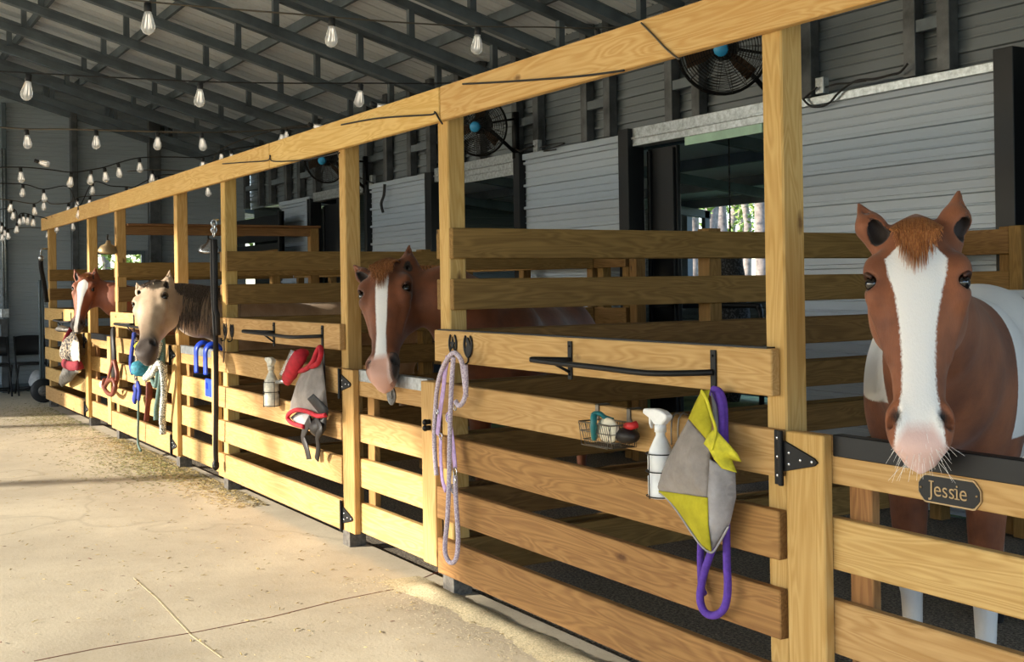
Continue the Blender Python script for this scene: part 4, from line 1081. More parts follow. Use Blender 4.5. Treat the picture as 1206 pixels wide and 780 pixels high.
# grey and yellow fly mask
t=root_at('fly_mask','big grey mesh fly mask with yellow trim hanging by the nearest hinge','fly mask',825,560)
cloth('mesh_panel',[(811,494,-.14),(837,524,-.15),(836,545,-.15),(834,587,-.16),(776,580,-.13),(771,578,-.12),(786,541,-.13)],-.14,'grey_mesh_warm',t,bulge=.03,fold=.012,seed=1)
cloth('side_panel',[(836,541,-.16),(848,548,-.15),(866,557,-.11),(867,585,-.10),(860,616,-.10),(850,634,-.11),(838,649,-.13),(834,620,-.15),(833.5,587,-.165)],-.13,'grey_mesh',t,bulge=.02,fold=.012,seed=4)
cloth('chin_panel',[(775,578,-.135),(833.5,586.5,-.168),(834,618,-.155),(838,650,-.135),(828,645,-.13),(812,622,-.13),(795,598,-.13)],-.14,'yellow_mesh',t,bulge=.012,fold=.006,seed=6)
cloth('crown_panel',[(826,461,-.12),(836,459,-.12),(833,475,-.13),(838,500,-.14),(837,523,-.155),(811,493,-.145),(818,477,-.13)],-.13,'yellow_mesh',t,bulge=.012,fold=.012,seed=8)
cloth('crown_flap',[(837,460,-.09),(845,480,-.09),(848,500,-.09),(846,512,-.1),(840,498,-.11)],-.1,'grey_mesh',t,bulge=.008,fold=.006,seed=9)
cloth('yellow_edge',[(842,505,-.155),(851,515,-.15),(868,534,-.13),(873,544,-.12),(862,542,-.12),(868,557,-.12),(850,552,-.15),(841,541,-.165),(834,528,-.17),(829,523,-.17),(834,512,-.165)],-.14,'yellow_fabric',t,bulge=.012,fold=.018,seed=12,res=.008)
rope('piping',[(771,578,-.13),(783,585,-.135),(798,603,-.135),(814,627,-.135),(826,643,-.135),(838,651,-.135),(848,638,-.12),(858,620,-.105)],.004,'grey_mesh',t,6)
rope('trim',[(826,461,-.13),(832,470,-.14),(838,490,-.15),(843,508,-.16),(838,530,-.17)],.008,'yellow_fabric',t,8,flat=.5)
# purple lead rope
t=root_at('lead_rope','thick purple lead rope looping below the grey and yellow fly mask','rope',850,600)
rope('rope',[(840,459,-.085),(847,462,-.085),(852,475,-.08),(853,500,-.075),(854,530,-.07),(855,600,-.07),(856,660,-.075),(857,695,-.08),(853,716,-.085),(842,725,-.085),(830,721,-.085),(824.5,705,-.085),(828,680,-.085),(836,655,-.085),(842,640,-.08)],.0135,'purple_web',t,12)
rope('rope',[(838,462,-.065),(845,470,-.065),(847,500,-.06),(840,560,-.06),(828,620,-.06),(825,650,-.06),(826,690,-.06),(829,700,-.065)],.0125,'purple_web',t,12)
rope('rope',[(846,462,-.09),(850,480,-.09),(850.5,510,-.085),(850,540,-.08)],.0125,'purple_web',t,12)
# name plates
t=root_at('name_plate','black oval-ended name plate with copper lettering on the nearest gate','sign',1118,579,-.005)
c=at(1118,579,-.004);hw=.108;hh=.041
def plate(k,y0,y1,mat,nm):
    W_,H_=hw*k,hh*(k if k==1 else .88);cc=.022;pl=[]
    for sx,sz in ((1,1),(1,-1),(-1,-1),(-1,1)):
        q=[(.74,1),(.80,.93),(.83,.82),(.90,.62),(.97,.34)] if sx*sz>0 else [(.97,.34),(.90,.62),(.83,.82),(.80,.93),(.74,1)]
        pl+=[(c.x+sx*W_*a,c.z+sz*H_*d) for a,d in q]
    b=MB();b.prism(pl,y0,y1);return b.build(nm,mat,t)
plate(1,-.006,-.0005,'bronze','edge');plate(.965,-.0078,-.0055,'black_steel','face')
for sx in (-1,1):
    b=MB();b.ball((c.x+sx*hw*.86,-.009,c.z),.0035,8,5);b.build('screw','bronze',t,True)
fc=bpy.data.curves.new('lettering','FONT');fc.body='Jessie';fc.size=.058;fc.extrude=.0012;fc.align_x='CENTER';fc.align_y='CENTER';fc.offset=-.0004
fo_=bpy.data.objects.new('lettering_tmp',fc);C.objects.link(fo_);bpy.context.view_layer.update()
me=bpy.data.meshes.new_from_object(fo_.evaluated_get(bpy.context.evaluated_depsgraph_get()));bpy.data.objects.remove(fo_)
for v in me.vertices:
    x,y,z=v.co;v.co=Vector((c.x+x*1.0,-.0088-z,c.z+y*1.05))
# serifs: short feet added to the stems
bm=bmesh.new();bm.from_mesh(me)
def sbox(x0,x1,z0,z1):
    vs=[bm.verts.new((c.x+x,y,c.z+z)) for x in (x0,x1) for y in (-.0098,-.0078) for z in (z0,z1)]
    for f in ((0,1,3,2),(4,6,7,5),(0,4,5,1),(2,3,7,6),(0,2,6,4),(1,5,7,3)): bm.faces.new([vs[i] for i in f])
xs=[v.co.x-c.x for v in bm.verts];mnx,mxx=min(xs),max(xs);top=max(v.co.z-c.z for v in bm.verts)
jw=[v.co.x-c.x for v in bm.verts if v.co.z-c.z>top-.002 and v.co.x-c.x<mnx+.03]
if jw: sbox(min(jw)-.006,max(jw)+.006,top-.003,top)
bot=min(v.co.z-c.z for v in bm.verts if abs(v.co.x-c.x-(mnx+mxx)/2)<.04)
iv=[v.co.x-c.x for v in bm.verts if v.co.z-c.z>top-.004 and v.co.x-c.x>0]
if iv: xi=(min(iv)+max(iv))/2;sbox(xi-.008,xi+.008,bot,bot+.0028);sbox(xi-.009,xi,bot+.0265,bot+.029)
bm.to_mesh(me);bm.free();me.name='lettering'
link('lettering',me,'bronze',t)
t=root_at('round_plaque','small round pewter plaque on the middle gate below the blaze-faced horse','plaque',461,466,-.004)
c=at(461,466,-.004);b=MB();b.lathe([(.05,0),(.053,.002),(.053,.006),(.048,.01),(.044,.007),(0.001,.007)],24,Matrix.Translation((c.x,-.0005,c.z))@Matrix.Rotation(PI/2,4,'X'));b.build('disc','pewter',t,True)
b=MB();b.prism([(c.x-.03,c.z-.012),(c.x-.01,c.z-.02),(c.x+.02,c.z-.018),(c.x+.026,c.z+.0),(c.x+.01,c.z+.006),(c.x+.016,c.z+.026),(c.x+.0,c.z+.02),(c.x-.012,c.z+.006),(c.x-.028,c.z+.004)],-.012,-.006);b.build('relief','pewter',t,bevel=.002)
# grey and red fly mask with straps on the middle panel
t=root_at('fly_mask','grey fly mask with red trim and black straps on the middle panel','fly mask',365,460)
cloth('mesh_panel',[(356,438,-.12),(367,428,-.12),(375,412,-.1),(379,408,-.09),(380,430,-.09),(383,455,-.09),(386,482,-.1),(382,491,-.12),(370,489,-.14),(352,483,-.15),(340,489,-.14),(345,470,-.13),(349,452,-.13)],-.12,'grey_mesh_warm',t,bulge=.05,fold=.014,seed=21,res=.02)
rope('trim',[(384,489,-.14),(374,490,-.16),(362,485,-.17),(350,483,-.165),(341,487,-.16),(339,493,-.15),(345,499,-.14),(358,503,-.13)],.014,'red_fabric',t,8)
rope('trim',[(352,437,-.13),(360,435,-.14),(368,427,-.14),(373,415,-.13),(377,409,-.12),(378,417,-.13),(374,428,-.13),(367,432,-.14)],.016,'red_fabric',t,8)
cloth('lining',[(342,492,-.13),(352,484,-.12),(366,489,-.12),(360,502,-.12),(350,500,-.12)],-.12,'grey_mesh',t,bulge=.0,fold=.006,seed=3,res=.02)
cloth('strap_pad',[(362,470,-.19),(369,464,-.19),(387,481,-.13),(386,490,-.13),(380,492,-.14)],-.17,'black_rubber',t,bulge=.01,fold=.004,seed=2,res=.02)
rope('strap',[(366,494,-.12),(360,505,-.12),(357,515,-.12),(361,528,-.12),(364,541,-.11)],.035,'leather_black',t,8,flat=.2,side=(1,0,0))
rope('strap',[(372,493,-.11),(378,505,-.12),(374,515,-.12),(375,528,-.11),(373,541,-.1)],.025,'leather_black',t,8,flat=.3,side=(1,0,0))
cloth('dark_pouch',[(363,494,-.1),(385,489,-.09),(384,506,-.09),(376,518,-.1),(366,510,-.1)],-.1,'leather_black',t,bulge=.03,fold=.015,seed=5,res=.02)
rope('strap',[(381,412,-.05),(382,440,-.05),(383,470,-.05)],.014,'leather_black',t,8,flat=.3,side=(1,0,0))
# red brush in a clear bag
t=root_at('grooming_mitt','red grooming mitt with a clear sleeve between bottle and fly mask','brush',347,432)
cloth('clear_sleeve',[(329,441,-.09),(343,412,-.09),(352,417,-.09),(340,450,-.1)],-.09,'clear_plastic',t,bulge=.01,fold=.004,res=.025,seed=7)
p=[at(338,446,-.12),at(342,440,-.14),at(348,428,-.15),at(354,419,-.14),at(356,416,-.12)]
b=MB();b.tube(smoothpath(p,6),[.03]+[.05]*6+[.058]*12+[.045]*5+[.02],14,flat=.7);b.build('mitt','red_fabric',t,True)
t=root_at('steel_clip','small steel clip under the red mitt','clip',333,450);b=MB();b.tube([at(326,450,-.1),at(334,449,-.12),at(339,452,-.1)],.014,10);b.build('clip_body','silver',t,True)
# cross-tie hanging beside the post
t=root_at('cross_tie','black cross-tie strap hanging from a ring beside its post, touching the ground','strap',253,400)
b=MB();p=at(257,259,-.03);q=at(252,259,-.12);b.tube([p,q],.008,8);b.build('eye_bolt','silver',t,True)
b=MB()
for i,(x,y) in enumerate(((252,263),(252,267),(252,271),(252,275))):
    c=at(x,y,-.12);b.tube([(c.x+(.02*math.cos(2*PI*j/12) if i%2 else 0),c.y+(0 if i%2 else .02*math.cos(2*PI*j/12)),c.z+.026*math.sin(2*PI*j/12)) for j in range(12)],.0055,6,closed=True)
b.build('chain','silver',t,True)
rope('strap',[(250,282,-.12),(250.5,300,-.12),(251,340,-.12),(254,400,-.11),(254.5,470,-.1),(254,530,-.1),(255,551,-.1)],.02,'leather_black',t,8,flat=.4)
rope('strap',[(253,282,-.12),(253.5,310,-.13),(254,360,-.13),(256,372,-.12),(257,395,-.11)],.02,'leather_black',t,8,flat=.4)
b=MB();c=at(254,548,-.1);b.ball(c,.035,12,8,(.8,.8,1.2));b.build('snap','black_iron',t,True)
# blue hooks and blue holder
for i,(px,lab) in enumerate(((236,'left of the two blue hooks over the gate beside the dun horse'),(247,'right of the two blue hooks over the gate beside the dun horse'))):
    t=root_at('saddle_hook',lab,'hook',px,410,-.05,'blue hooks on the gate')
    x=at(px,410,-.03).x
    b=MB();b.tube(smoothpath([(x,-.065,.86),(x,-.065,.98),(x+.01,-.062,1.06),(x+.02,-.02,1.10),(x+.02,.035,1.085),(x+.02,.06,1.03),(x+.02,.058,.98)],6),.042,10,flat=.35,side=(1,0,0));b.build('hook_body','blue_plastic',t,True)
t=root_at('blue_holder','flat blue plastic holder hanging below the blue hooks','holder',246,444)
x=at(246,444,-.03).x;b=MB();b.box(x-.11,x+.09,-.03,-.01,.68,.82);b.box(x-.08,x-.04,-.04,-.03,.74,.79);b.build('plate','blue_plastic',t,bevel=.005)
# brown halter beside the far gate
t=root_at('leather_halter','brown leather halter with a thick black strap beside the farthest gate','halter',130,430)
rope('crown_strap',[(133,388,-.1),(133,400,-.12),(134,415,-.12),(134.5,430,-.11),(134,445,-.1)],.05,'leather_black',t,8,flat=.4,side=(1,0,0))
rope('cheek_strap',[(133,425,-.13),(130,435,-.13),(127,447,-.13),(123,453,-.13)],.028,'leather_brown',t,8,flat=.4)
rope('nose_strap',[(123,447,-.14),(122,455,-.14),(126,462,-.14),(132,465,-.14),(136,456,-.14),(133,447,-.14),(127,450,-.14),(124,455,-.14)],.022,'leather_brown',t,8)
rope('throat_strap',[(135,425,-.12),(138,440,-.12),(137,450,-.12),(133,461,-.12)],.022,'leather_brown',t,8)
b=MB();b.ball(at(120,453,-.13),.05,10,6,(1,.5,.8));b.build('fleece','dirty_white',t,True)
# blue halter, teal wrap, speckled ropes by the dun horse
t=root_at('halter','blue nylon halter hanging left of the dun muzzle','halter',157,430)
rope('cheek_strap',[(158,392,-.1),(157,402,-.11),(155,415,-.12),(154,430,-.12),(156,438,-.12)],.045,'navy_fabric',t,8,flat=.4,side=(1,0,0))
rope('nose_strap',[(159,455,-.12),(160,462,-.12),(158,472,-.12)],.05,'navy_fabric',t,8,flat=.4,side=(1,0,0))
rope('throat_strap',[(162,452,-.12),(164,460,-.12),(163,470,-.12)],.04,'navy_fabric',t,8,flat=.4,side=(1,0,0))
rope('crown_strap',[(160,400,-.1),(161,420,-.12),(160,440,-.12),(161,456,-.12)],.03,'paisley',t,8,flat=.5,side=(1,0,0))
t=root_at('leg_wrap','rolled teal wrap hanging just under the dun muzzle','wrap',167,434)
p=at(167,427,-.16);q=at(166,441,-.16);b=MB();b.tube([p,p*.85+q*.15,p*.5+q*.5,p*.15+q*.85,q],[.05,.085,.095,.09,.055],16);b.build('roll','teal_roll',t,True)
t=root_at('yellow_cap','small yellow strap end beside the dun muzzle','strap',163,406);b=MB();b.tube([at(160,408,-.14),at(163,405,-.16),at(166,405,-.16)],.02,8);b.build('strap_end','yellow_fabric',t,True)
t=root_at('lead_rope','green rope hanging in loops under the dun head','rope',188,430)
rope('rope',[(191,398,-.1),(192,415,-.11),(190,440,-.11),(187,465,-.1),(184,482,-.1),(184,495,-.1)],.024,'rope_green',t,8)
rope('rope',[(186,402,-.13),(181,425,-.13),(178,440,-.13),(183,455,-.13),(186,440,-.13),(189,415,-.12)],.022,'rope_green',t,8)
t=root_at('speckled_rope','black and white speckled rope hanging under the dun head','rope',193,460)
rope('rope',[(188,405,-.16),(184,420,-.16),(178,436,-.16),(171,446,-.15),(180,440,-.15),(187,428,-.16),(192,440,-.14),(193,465,-.12),(191.5,490,-.11),(192,511,-.1)],.028,'rope_speckle',t,8)
rope('rope',[(194,430,-.12),(194,450,-.12),(191,475,-.12),(190,500,-.12)],.022,'rope_speckle',t,8)
t=root_at('dangling_cord','thin grey cord hanging to the ground below the blue halter','cord',163,500);rope('cord',[(163,468,-.1),(163,490,-.1),(162.5,510,-.1),(163,524,-.1),(166,531,-.12)],.011,'rope_green',t,8)
t=root_at('red_strap','red and grey strap hanging below the teal wrap','strap',174,480);rope('strap',[(176,450,-.1),(175.5,468,-.1),(174,480,-.1),(172.5,496,-.1)],[.03]*8+[.024]*11,'leather_brown',t,8,flat=.4)
# far fly mask and mesh bag
t=root_at('fly_mask','red and white patterned fly mask on the farthest board panel','fly mask',86,425)
cloth('mask_body',[(84,388,-.1),(88,392,-.12),(92,400,-.14),(94,425,-.14),(95,430,-.14),(76,428,-.14),(75,410,-.13),(78,398,-.12)],-.13,'paisley',t,bulge=.07,fold=.02,seed=31,res=.035)
cloth('white_panel',[(86,400,-.2),(93,403,-.2),(94,426,-.2),(86,427,-.2)],-.2,'dirty_white',t,bulge=.03,fold=.01,seed=33,res=.035)
rope('trim',[(84,388,-.12),(80,395,-.16),(77,402,-.17)],.035,'maroon_fabric',t,8,flat=.5)
rope('brow_band',[(75,428,-.17),(82,431,-.22),(90,431,-.22),(96,429,-.17)],.055,'maroon_fabric',t,10,flat=.5,side=(0,0,1))
cloth('ear_pouch',[(75,432,-.16),(90,434,-.16),(93,437,-.15),(84,449,-.14),(73,456,-.13),(71,450,-.13)],-.15,'pewter',t,bulge=.05,fold=.02,seed=35,res=.035)
b=MB();b.ball(at(92,436,-.2),.035,8,6);b.build('buckle','silver',t,True)
t=root_at('grey_cap','grey peaked cap on the tack bar of the farthest panel','cap',74,386);cloth('peak',[(66,390,-.12),(72,383,-.12),(83,387,-.12),(82,391,-.12),(70,391,-.14)],-.12,'pewter',t,bulge=.05,fold=.01,res=.03,seed=41)
# second cross-tie at the far end post and hand truck
t=root_at('cross_tie','black cross-tie strap hanging beside the far end post','strap',49,320,-.1)
rope('strap',[(48,303,-.1),(48.5,315,-.1),(52,335,-.1),(55,356,-.09)],.03,'leather_black',t,8,flat=.4)
b=MB();b.tube([Vector((-16.53,.0,at(48,293,-.1).z)),at(48,293,-.1),at(48,300,-.1)],.012,8);b.ball(at(48,304,-.1),.04,8,6);b.build('snap','silver',t,True)
t=root_at('hand_truck','hand truck with a black wheel standing behind the far end of the fence','hand truck',49,470,.0)
XH=-17.3
for i,px in enumerate((46.5,49.5)):
    p=atX(px,330,XH);b=MB();b.tube([(XH,p.y,.15),(XH,p.y,p.z-.2),(XH+.02,p.y,p.z)],.018,8);b.build('upright','window_frame',t,True)
p0=atX(46.5,330,XH);p1=atX(49.5,330,XH)
b=MB()
for z in (.5,.9,1.2): b.tube([(XH,p0.y,z),(XH,p1.y,z)],.014,8)
b.build('crossbar','window_frame',t,True)
wc=atX(51,472,XH+.1);b=MB();b.lathe([(.07,-.045),(.14,-.05),(.165,-.03),(.165,.03),(.14,.05),(.07,.045)],28,Matrix.Translation((XH+.12,wc.y,.165))@Matrix.Rotation(PI/2,4,'Y')@Matrix.Rotation(0,4,'X'));w=b.build('wheel','black_rubber',t,True)
b=MB();b.lathe([(.001,-.052),(.06,-.05),(.075,-.046),(.075,.046),(.06,.05),(.001,.052)],20,Matrix.Translation((XH+.12,wc.y,.165))@Matrix.Rotation(PI/2,4,'Y'));b.build('hub','pewter',w,True)
# folding chairs by the end wall
def chair(px,label,first,X=-18.75):
    o=atX(px,465,X);t=thing('folding_chair',label,'chair',(X,o.y,0),'black folding chairs by the end wall')
    y0,y1=o.y-.2,o.y+.22
    def bar(nm,p,r=.013): b=MB();b.tube(p,r,8);return b.build(nm,'chair_black',t,True)
    for y in (y0,y1):
        bar('front_leg',[(X+.28,y,0),(X-.0,y,.5),(X-.14,y,.86)]);bar('rear_leg',[(X-.22,y+.02,0),(X+.16,y+.02,.45)])
    bar('stretcher',[(X+.2,y0,.12),(X+.2,y1,.12)]);bar('stretcher',[(X-.18,y0,.06),(X-.18,y1,.06)])
    b=MB();b.box(X-.15,X+.22,y0+.01,y1-.01,.44,.475);b.build('seat','chair_black',t,bevel=.01)
    b=MB();n=10
    for zz,dx in ((.56,-.05),(.86,-.15)):
        pass
    pts=[(y0-.01+(y1-y0+.02)*i/n,.0) for i in range(n+1)]
    A=[];
    for i in range(n+1):
        y=pts[i][0];c=-.03*math.sin(PI*i/n)
        rowz=[(.58,-.035+c),(.72,-.085+c),(.87-.02*abs(2*i/n-1)**3,-.14+c)]
        A.append([(b.b.verts.new((X+d,y,z)),b.b.verts.new((X+d-.018,y,z))) for z,d in rowz])
    for i in range(n):
        for j in range(2):
            b.b.faces.new((A[i][j][0],A[i+1][j][0],A[i+1][j+1][0],A[i][j+1][0]));b.b.faces.new((A[i][j][1],A[i][j+1][1],A[i+1][j+1][1],A[i+1][j][1]))
        b.b.faces.new((A[i][0][0],A[i][0][1],A[i+1][0][1],A[i+1][0][0]));b.b.faces.new((A[i][2][0],A[i+1][2][0],A[i+1][2][1],A[i][2][1]))
    for i in (0,n):
        for j in range(2): b.b.faces.new((A[i][j][0],A[i][j+1][0],A[i][j+1][1],A[i][j][1]))
    b.build('backrest','chair_black',t,True)
chair(36,'black folding chair standing right against the far end post',True)
chair(-8,'black folding chair at the left edge, only its legs in view',False)
t=thing('trash_bag','pale crumpled bag on the floor behind the far end post','bag',(atX(44,456,-18.9).x,atX(44,456,-18.9).y,0))
b=MB();c=atX(45,452,-18.9);b.ball((c.x,c.y,.17),.19,14,10,(.8,.7,.95));bmesh.ops.transform(b.b,matrix=Matrix.Identity(4),verts=b.b.verts)
for v in b.b.verts: v.co+=Vector((1,1,1))*.02*mnoise.noise(v.co*14)
b.build('bag_body','tan_bag',t,True)
t=thing('wall_frame','grey metal frame against the end wall under the conduit box','frame',(-19.3,atX(6,400,-19.2).y,0))
yr=atX(9.5,400,-19.2).y;zt_=atX(6,376,-19.2).z
b=MB();b.box(-19.25,-19.19,yr-.09,yr,0,zt_);b.build('frame_leg','stud_steel',t);b=MB();b.box(-19.25,-19.19,yr-2,yr-.09,zt_-.08,zt_);b.build('frame_top','stud_steel',t)
t=thing('conduit','grey electrical conduit with a box on the end wall','conduit',(-19.3,atX(5,300,-19.2).y,1))
for px in (3.2,6.2):
    y=atX(px,300,-19.25).y;b=MB();b.tube([(-19.24,y,zt_+.05),(-19.24,y,3.7)],.014,8);b.build('pipe','galv',t,True)
y=atX(5,369,-19.25).y;b=MB();b.box(-19.3,-19.18,y-.06,y+.07,zt_+.02,zt_+.16);b.build('box','galv',t,bevel=.01)
# dome lamps deep in the far stalls
for px,py,Y_,lab,r in ((127,297,1.2,'dome heat lamp hanging in front of the small end wall window',.1),(246,297,1.4,'silver dome lamp hanging behind the cross-tie ring',.12)):
    c=atX(px,py,-12.49);t=thing('dome_lamp',lab,'lamp',c)
    b=MB();b.lathe([(r,0),(r*.96,r*.25),(r*.75,r*.6),(r*.3,r*.85),(r*.2,r*1.2)],20,Matrix.Translation(c)@Matrix.Rotation(.25,4,'Y'));b.build('shade','silver' if px>200 else 'bronze',t,True)
    b=MB();b.tube(smoothpath([c+Vector((0,0,r*1.1)),c+Vector((-.02,0,r*1.4)),Vector((c.x,c.y,2.1))],6),.01,6);b.build('cable','black_rubber',t,True)
# wall fans
def fan(px,py,Y_,R_,label,mx,my):
    c=at(px,py,Y_);t=thing('wall_fan',label,'fan',c,'wall fans above the stalls')
    nrm=Vector((.62,-.74,-.25)).normalized();M=Matrix.Translation(c)@nrm.to_track_quat('Z','Y').to_matrix().to_4x4()
    b=MB()
    for k in range(16):
        for zz,rr in ((.09,1),(-.07,1)):
            r_=R_*(k+1)/16;z=zz*math.sqrt(max(0,1-(r_/R_)**4))+0
            b.tube([M@Vector((r_*math.cos(2*PI*i/36),r_*math.sin(2*PI*i/36),z)) for i in range(36)],.0028 if k<15 else .013,4,closed=True)
    for k in range(18):
        a=2*PI*k/18
        for s_ in (.09,-.07): b.tube([M@Vector((R_*q*math.cos(a),R_*q*math.sin(a),s_*math.sqrt(max(0,1-q**4)))) for q in (.1,.4,.7,.9,1)],.0025,4)
    b.build('cage','black_iron',t,True)
    for k in range(3):
        a=2*PI*k/3+1.3;b=MB();v=[]
        for r_,w,tw in ((.12,.06,.03),(.45,.15,.04),(.86,.17,.03)):
            for s_ in (-1,1): v.append(b.b.verts.new(M@Vector((R_*r_*math.cos(a)-s_*R_*w*math.sin(a),R_*r_*math.sin(a)+s_*R_*w*math.cos(a),s_*tw))))
        b.b.faces.new((v[0],v[1],v[3],v[2]));b.b.faces.new((v[2],v[3],v[5],v[4]))
        g=bmesh.ops.solidify(b.b,geom=list(b.b.faces),thickness=.004);b.build('blade','fan_blade',t,True)
    b=MB();b.lathe([(.001,.11),(.05,.105),(.055,.07),(.03,.06)],16,M);b.build('badge','sky_blue_cap',t,True,label='round blue badge at the cage centre')
    b=MB();b.lathe([(.06,.03),(.09,-.02),(.1,-.16),(.06,-.2)],16,M);b.build('motor','black_iron',t,True)
    m_=at(mx,my,YW-.06);b=MB();b.tube([M@Vector((0,0,-.15)),m_],.02,8);b.tube([M@Vector((0,0,-.12)),Vector((m_.x,m_.y,m_.z+.35))],.012,8);b.box(m_.x-.03,m_.x+.03,m_.y-.02,m_.y+.03,m_.z-.06,m_.z+.42);b.build('bracket_arm','black_iron',t,True)
    return t
fan(851,57,3.0,.33,'black wall fan nearest to the camera, left of the tallest post',915,120)
fan(563,148,3.0,.30,'black wall fan over the middle gate, right of the post with the lavender rope',607,180)
fan(383,188,3.0,.30,'black wall fan farthest from the camera, left of the third post',430,222)
# outlets and cables on the back wall
for i,(px,py,lab) in enumerate(((967,101,'junction box with looping black cable right of the nearest post'),(632,172,'outlet with tangled wires above the white wall panel'),(438,212,'outlet with wires at the top of the far white wall panel'))):
    c=at(px,py,YW-.03);t=thing('outlet_box',lab,'outlet',c)
    b=MB();b.box(c.x-.04,c.x+.04,c.y-.02,c.y+.04,c.z-.06,c.z+.06);b.build('box','galv',t,bevel=.004)
    cab=[[(962,103),(948,115),(947,118),(955,125),(968,125),(978,120),(985,112),(995,103),(1010,95),(1030,93),(1050,88),(1060,85),(1069,75)],[(628,172),(620,175),(612,178),(604,172)],[(440,216),(425,210),(415,203)]][i]
    b=MB();b.tube(smoothpath([at(x,y,YW-.07) for x,y in cab],6),.009,6)
    if i==0: b.tube(smoothpath([at(x,y,YW-.07) for x,y in ((972,103),(985,99),(1000,98),(1020,95))],6),.007,6)
    if i==1: b.tube(smoothpath([at(x,y,YW-.07) for x,y in ((636,174),(650,170),(665,169),(640,178),(655,176))],6),.006,6)
    if i==2: b.tube(smoothpath([at(x,y,YW-.08) for x,y in ((453,217),(452,230),(449,240),(451,250))],6),.02,6)
    b.build('cable','black_rubber',t,True)
# hay net and tube gate by the doorway
t=thing('hay_net','dark hay net hanging in the doorway behind the nearest stall','net',at(861,340,4.2))
b=MB();c=at(861,345,4.2);b.tube([Vector((c.x,c.y,2.9)),c+Vector((0,0,.42)),c+Vector((0,0,.3)),c+Vector((0,0,0)),c+Vector((0,0,-.3)),c+Vector((0,0,-.6)),c+Vector((0,0,-.95))],[.006,.008,.1,.15,.17,.14,.06],14);b.build('net_body','net_black',t,True)
t=thing('tube_gate','black round-cornered tube gate in the doorway behind the stalls','gate',at(790,370,4.0))
q=[at(787,385,4.0),at(789,366,4.0),at(796,361,4.0),at(885,360,4.0),at(893,363,4.0),at(896,372,4.0),at(896,400,4.0)]
b=MB();P_=smoothpath(q,6);P_=[Vector((P_[0].x,4.0,.15))]+P_+[Vector((P_[-1].x,4.0,.15))];b.tube(P_,.022,10)
for z in (.3,.6,.9): b.tube([(P_[0].x,4.0,z),(P_[-1].x,4.0,z)],.018,8)
b.build('tube_frame','black_iron',t,True)
# ================================================================ light strings
def bulb_make(label,loc):
    t=thing('string_bulb',label,'light bulb',(0,0,0),'clear bulbs of the light strings')
    b=MB();b.lathe([(.006,.0),(.017,-.004),(.018,-.038),(.0155,-.042)],12);b.build('socket','black_rubber',t,True)
    b=MB();b.lathe([(.0135,-.04),(.017,-.05),(.024,-.075),(.0315,-.105),(.0325,-.118),(.024,-.135),(.012,-.143),(.001,-.146)],14,cap=False);b.build('glass','bulb_glass',t,True)
    b=MB()
    for i in range(5):
        a=2*PI*i/5;b.tube([(.006*math.cos(a),.006*math.sin(a),-.055),(.013*math.cos(a+.3),.013*math.sin(a+.3),-.115)],.0011,4)
    b.build('filament','filament',t)
    t.location=loc;return t
ROWS=[ # (plane X, bulbs (px, py of the socket top), extra cable points, name)
 (-5.35,[(174,2),(391,20),(563,31),(703,33)],[(60,-14),(480,27),(640,32),(775,29)],'nearest light string'),
 (-6.7,[(34,86),(236,96),(425,98),(601,94)],[(-30,82),(130,91),(330,98),(520,98),(735,85)],'second light string from the camera'),
 (-9.3,[(31,152),(113,153),(186,155),(237,156),(333,152),(468,139)],[(-20,148),(70,152),(285,155),(400,146),(512,136)],'third light string'),
 (-11.8,[(24,197),(84,203),(107,200),(123,197),(139,192),(164,186),(239,185),(272,176)],[(-20,198),(60,200),(200,185),(317,170)],'fourth light string'),
 (-12.6,[(179,200),(223,201),(251,195),(338,150),(260,176),(244,216)],[(150,202),(300,186)],'tangled string by the beam joint'),
 (-14.2,[(27,217),(51,223),(109,215),(149,220),(159,220),(186,207),(93,243)],[(-20,216),(80,220),(130,219),(215,206)],'fifth light string'),
 (-15.3,[(13,236),(40,240),(81,239),(91,233),(106,231),(52,234),(137,228)],[(-20,233),(60,240),(125,230),(165,226)],'sixth light string'),
 (-16.3,[(16,246),(23,253),(27,251),(33,252),(39,254),(20,262),(93,247),(103,246),(85,259),(67,261)],[(-20,250),(50,256),(75,250),(120,246)],'seventh light string'),
 (-17.3,[(2,262),(6,267),(3,272),(57,269),(9,270)],[(-15,262),(30,268),(62,266)],'farthest light string by the end wall')]
first=None
ordn='first second third fourth fifth sixth seventh eighth ninth tenth'.split()
for ri,(X_,bl,ex,nm) in enumerate(ROWS):
    pts=sorted(bl+ex,key=lambda p:p[0])
    if ri==4: pts=sorted(bl[:3]+ex,key=lambda p:p[0])
    cab=smoothpath([atX(p[0],p[1],X_) for p in pts],5)
    if ri==4:
        c2=smoothpath([atX(a,b_,X_) for a,b_ in ((200,222),(244,216),(260,176),(338,150),(380,150))],5);o=MB().tube(c2,.006,6).build('light_string_cable','wire_steel',None,True);tag(o,'cable of the tangled string rising to the beam joint','cable','light string cables')
    o=MB().tube(cab,.0042 if ri<2 else .006,6).build('light_string_cable','black_rubber' if ri%2 else 'wire_steel',None,True)
    tag(o,'thin sagging cable of the %s'%nm,'cable','light string cables')
    for bi,(px,py) in enumerate(sorted(bl)):
        p=atX(px,py,X_);p.z-=.003
        lab='clear bulb, %s from the left on the %s'%(ordn[bi],nm)
        if len(lab.split())>16: lab='clear bulb, %s from the left on the %s'%(ordn[bi],nm)
        if first is None: first=bulb_make(lab,p)
        else: dup(first,p,lab,rot=(rnd.uniform(-.12,.12),rnd.uniform(-.12,.12),rnd.uniform(0,6)))
# curled loose bulbs
for px,py,X_,lab in ((40,189,-11.5,'loose bulb lying sideways on the fourth light string'),(363,146,-9.0,'loose tilted bulb close to the beam joint above the third string'),(436,122,-6.6,'loose bulb behind the third bulb of the second string')):
    dup(first,atX(px,py,X_),lab,rot=(1.3,.4,0))
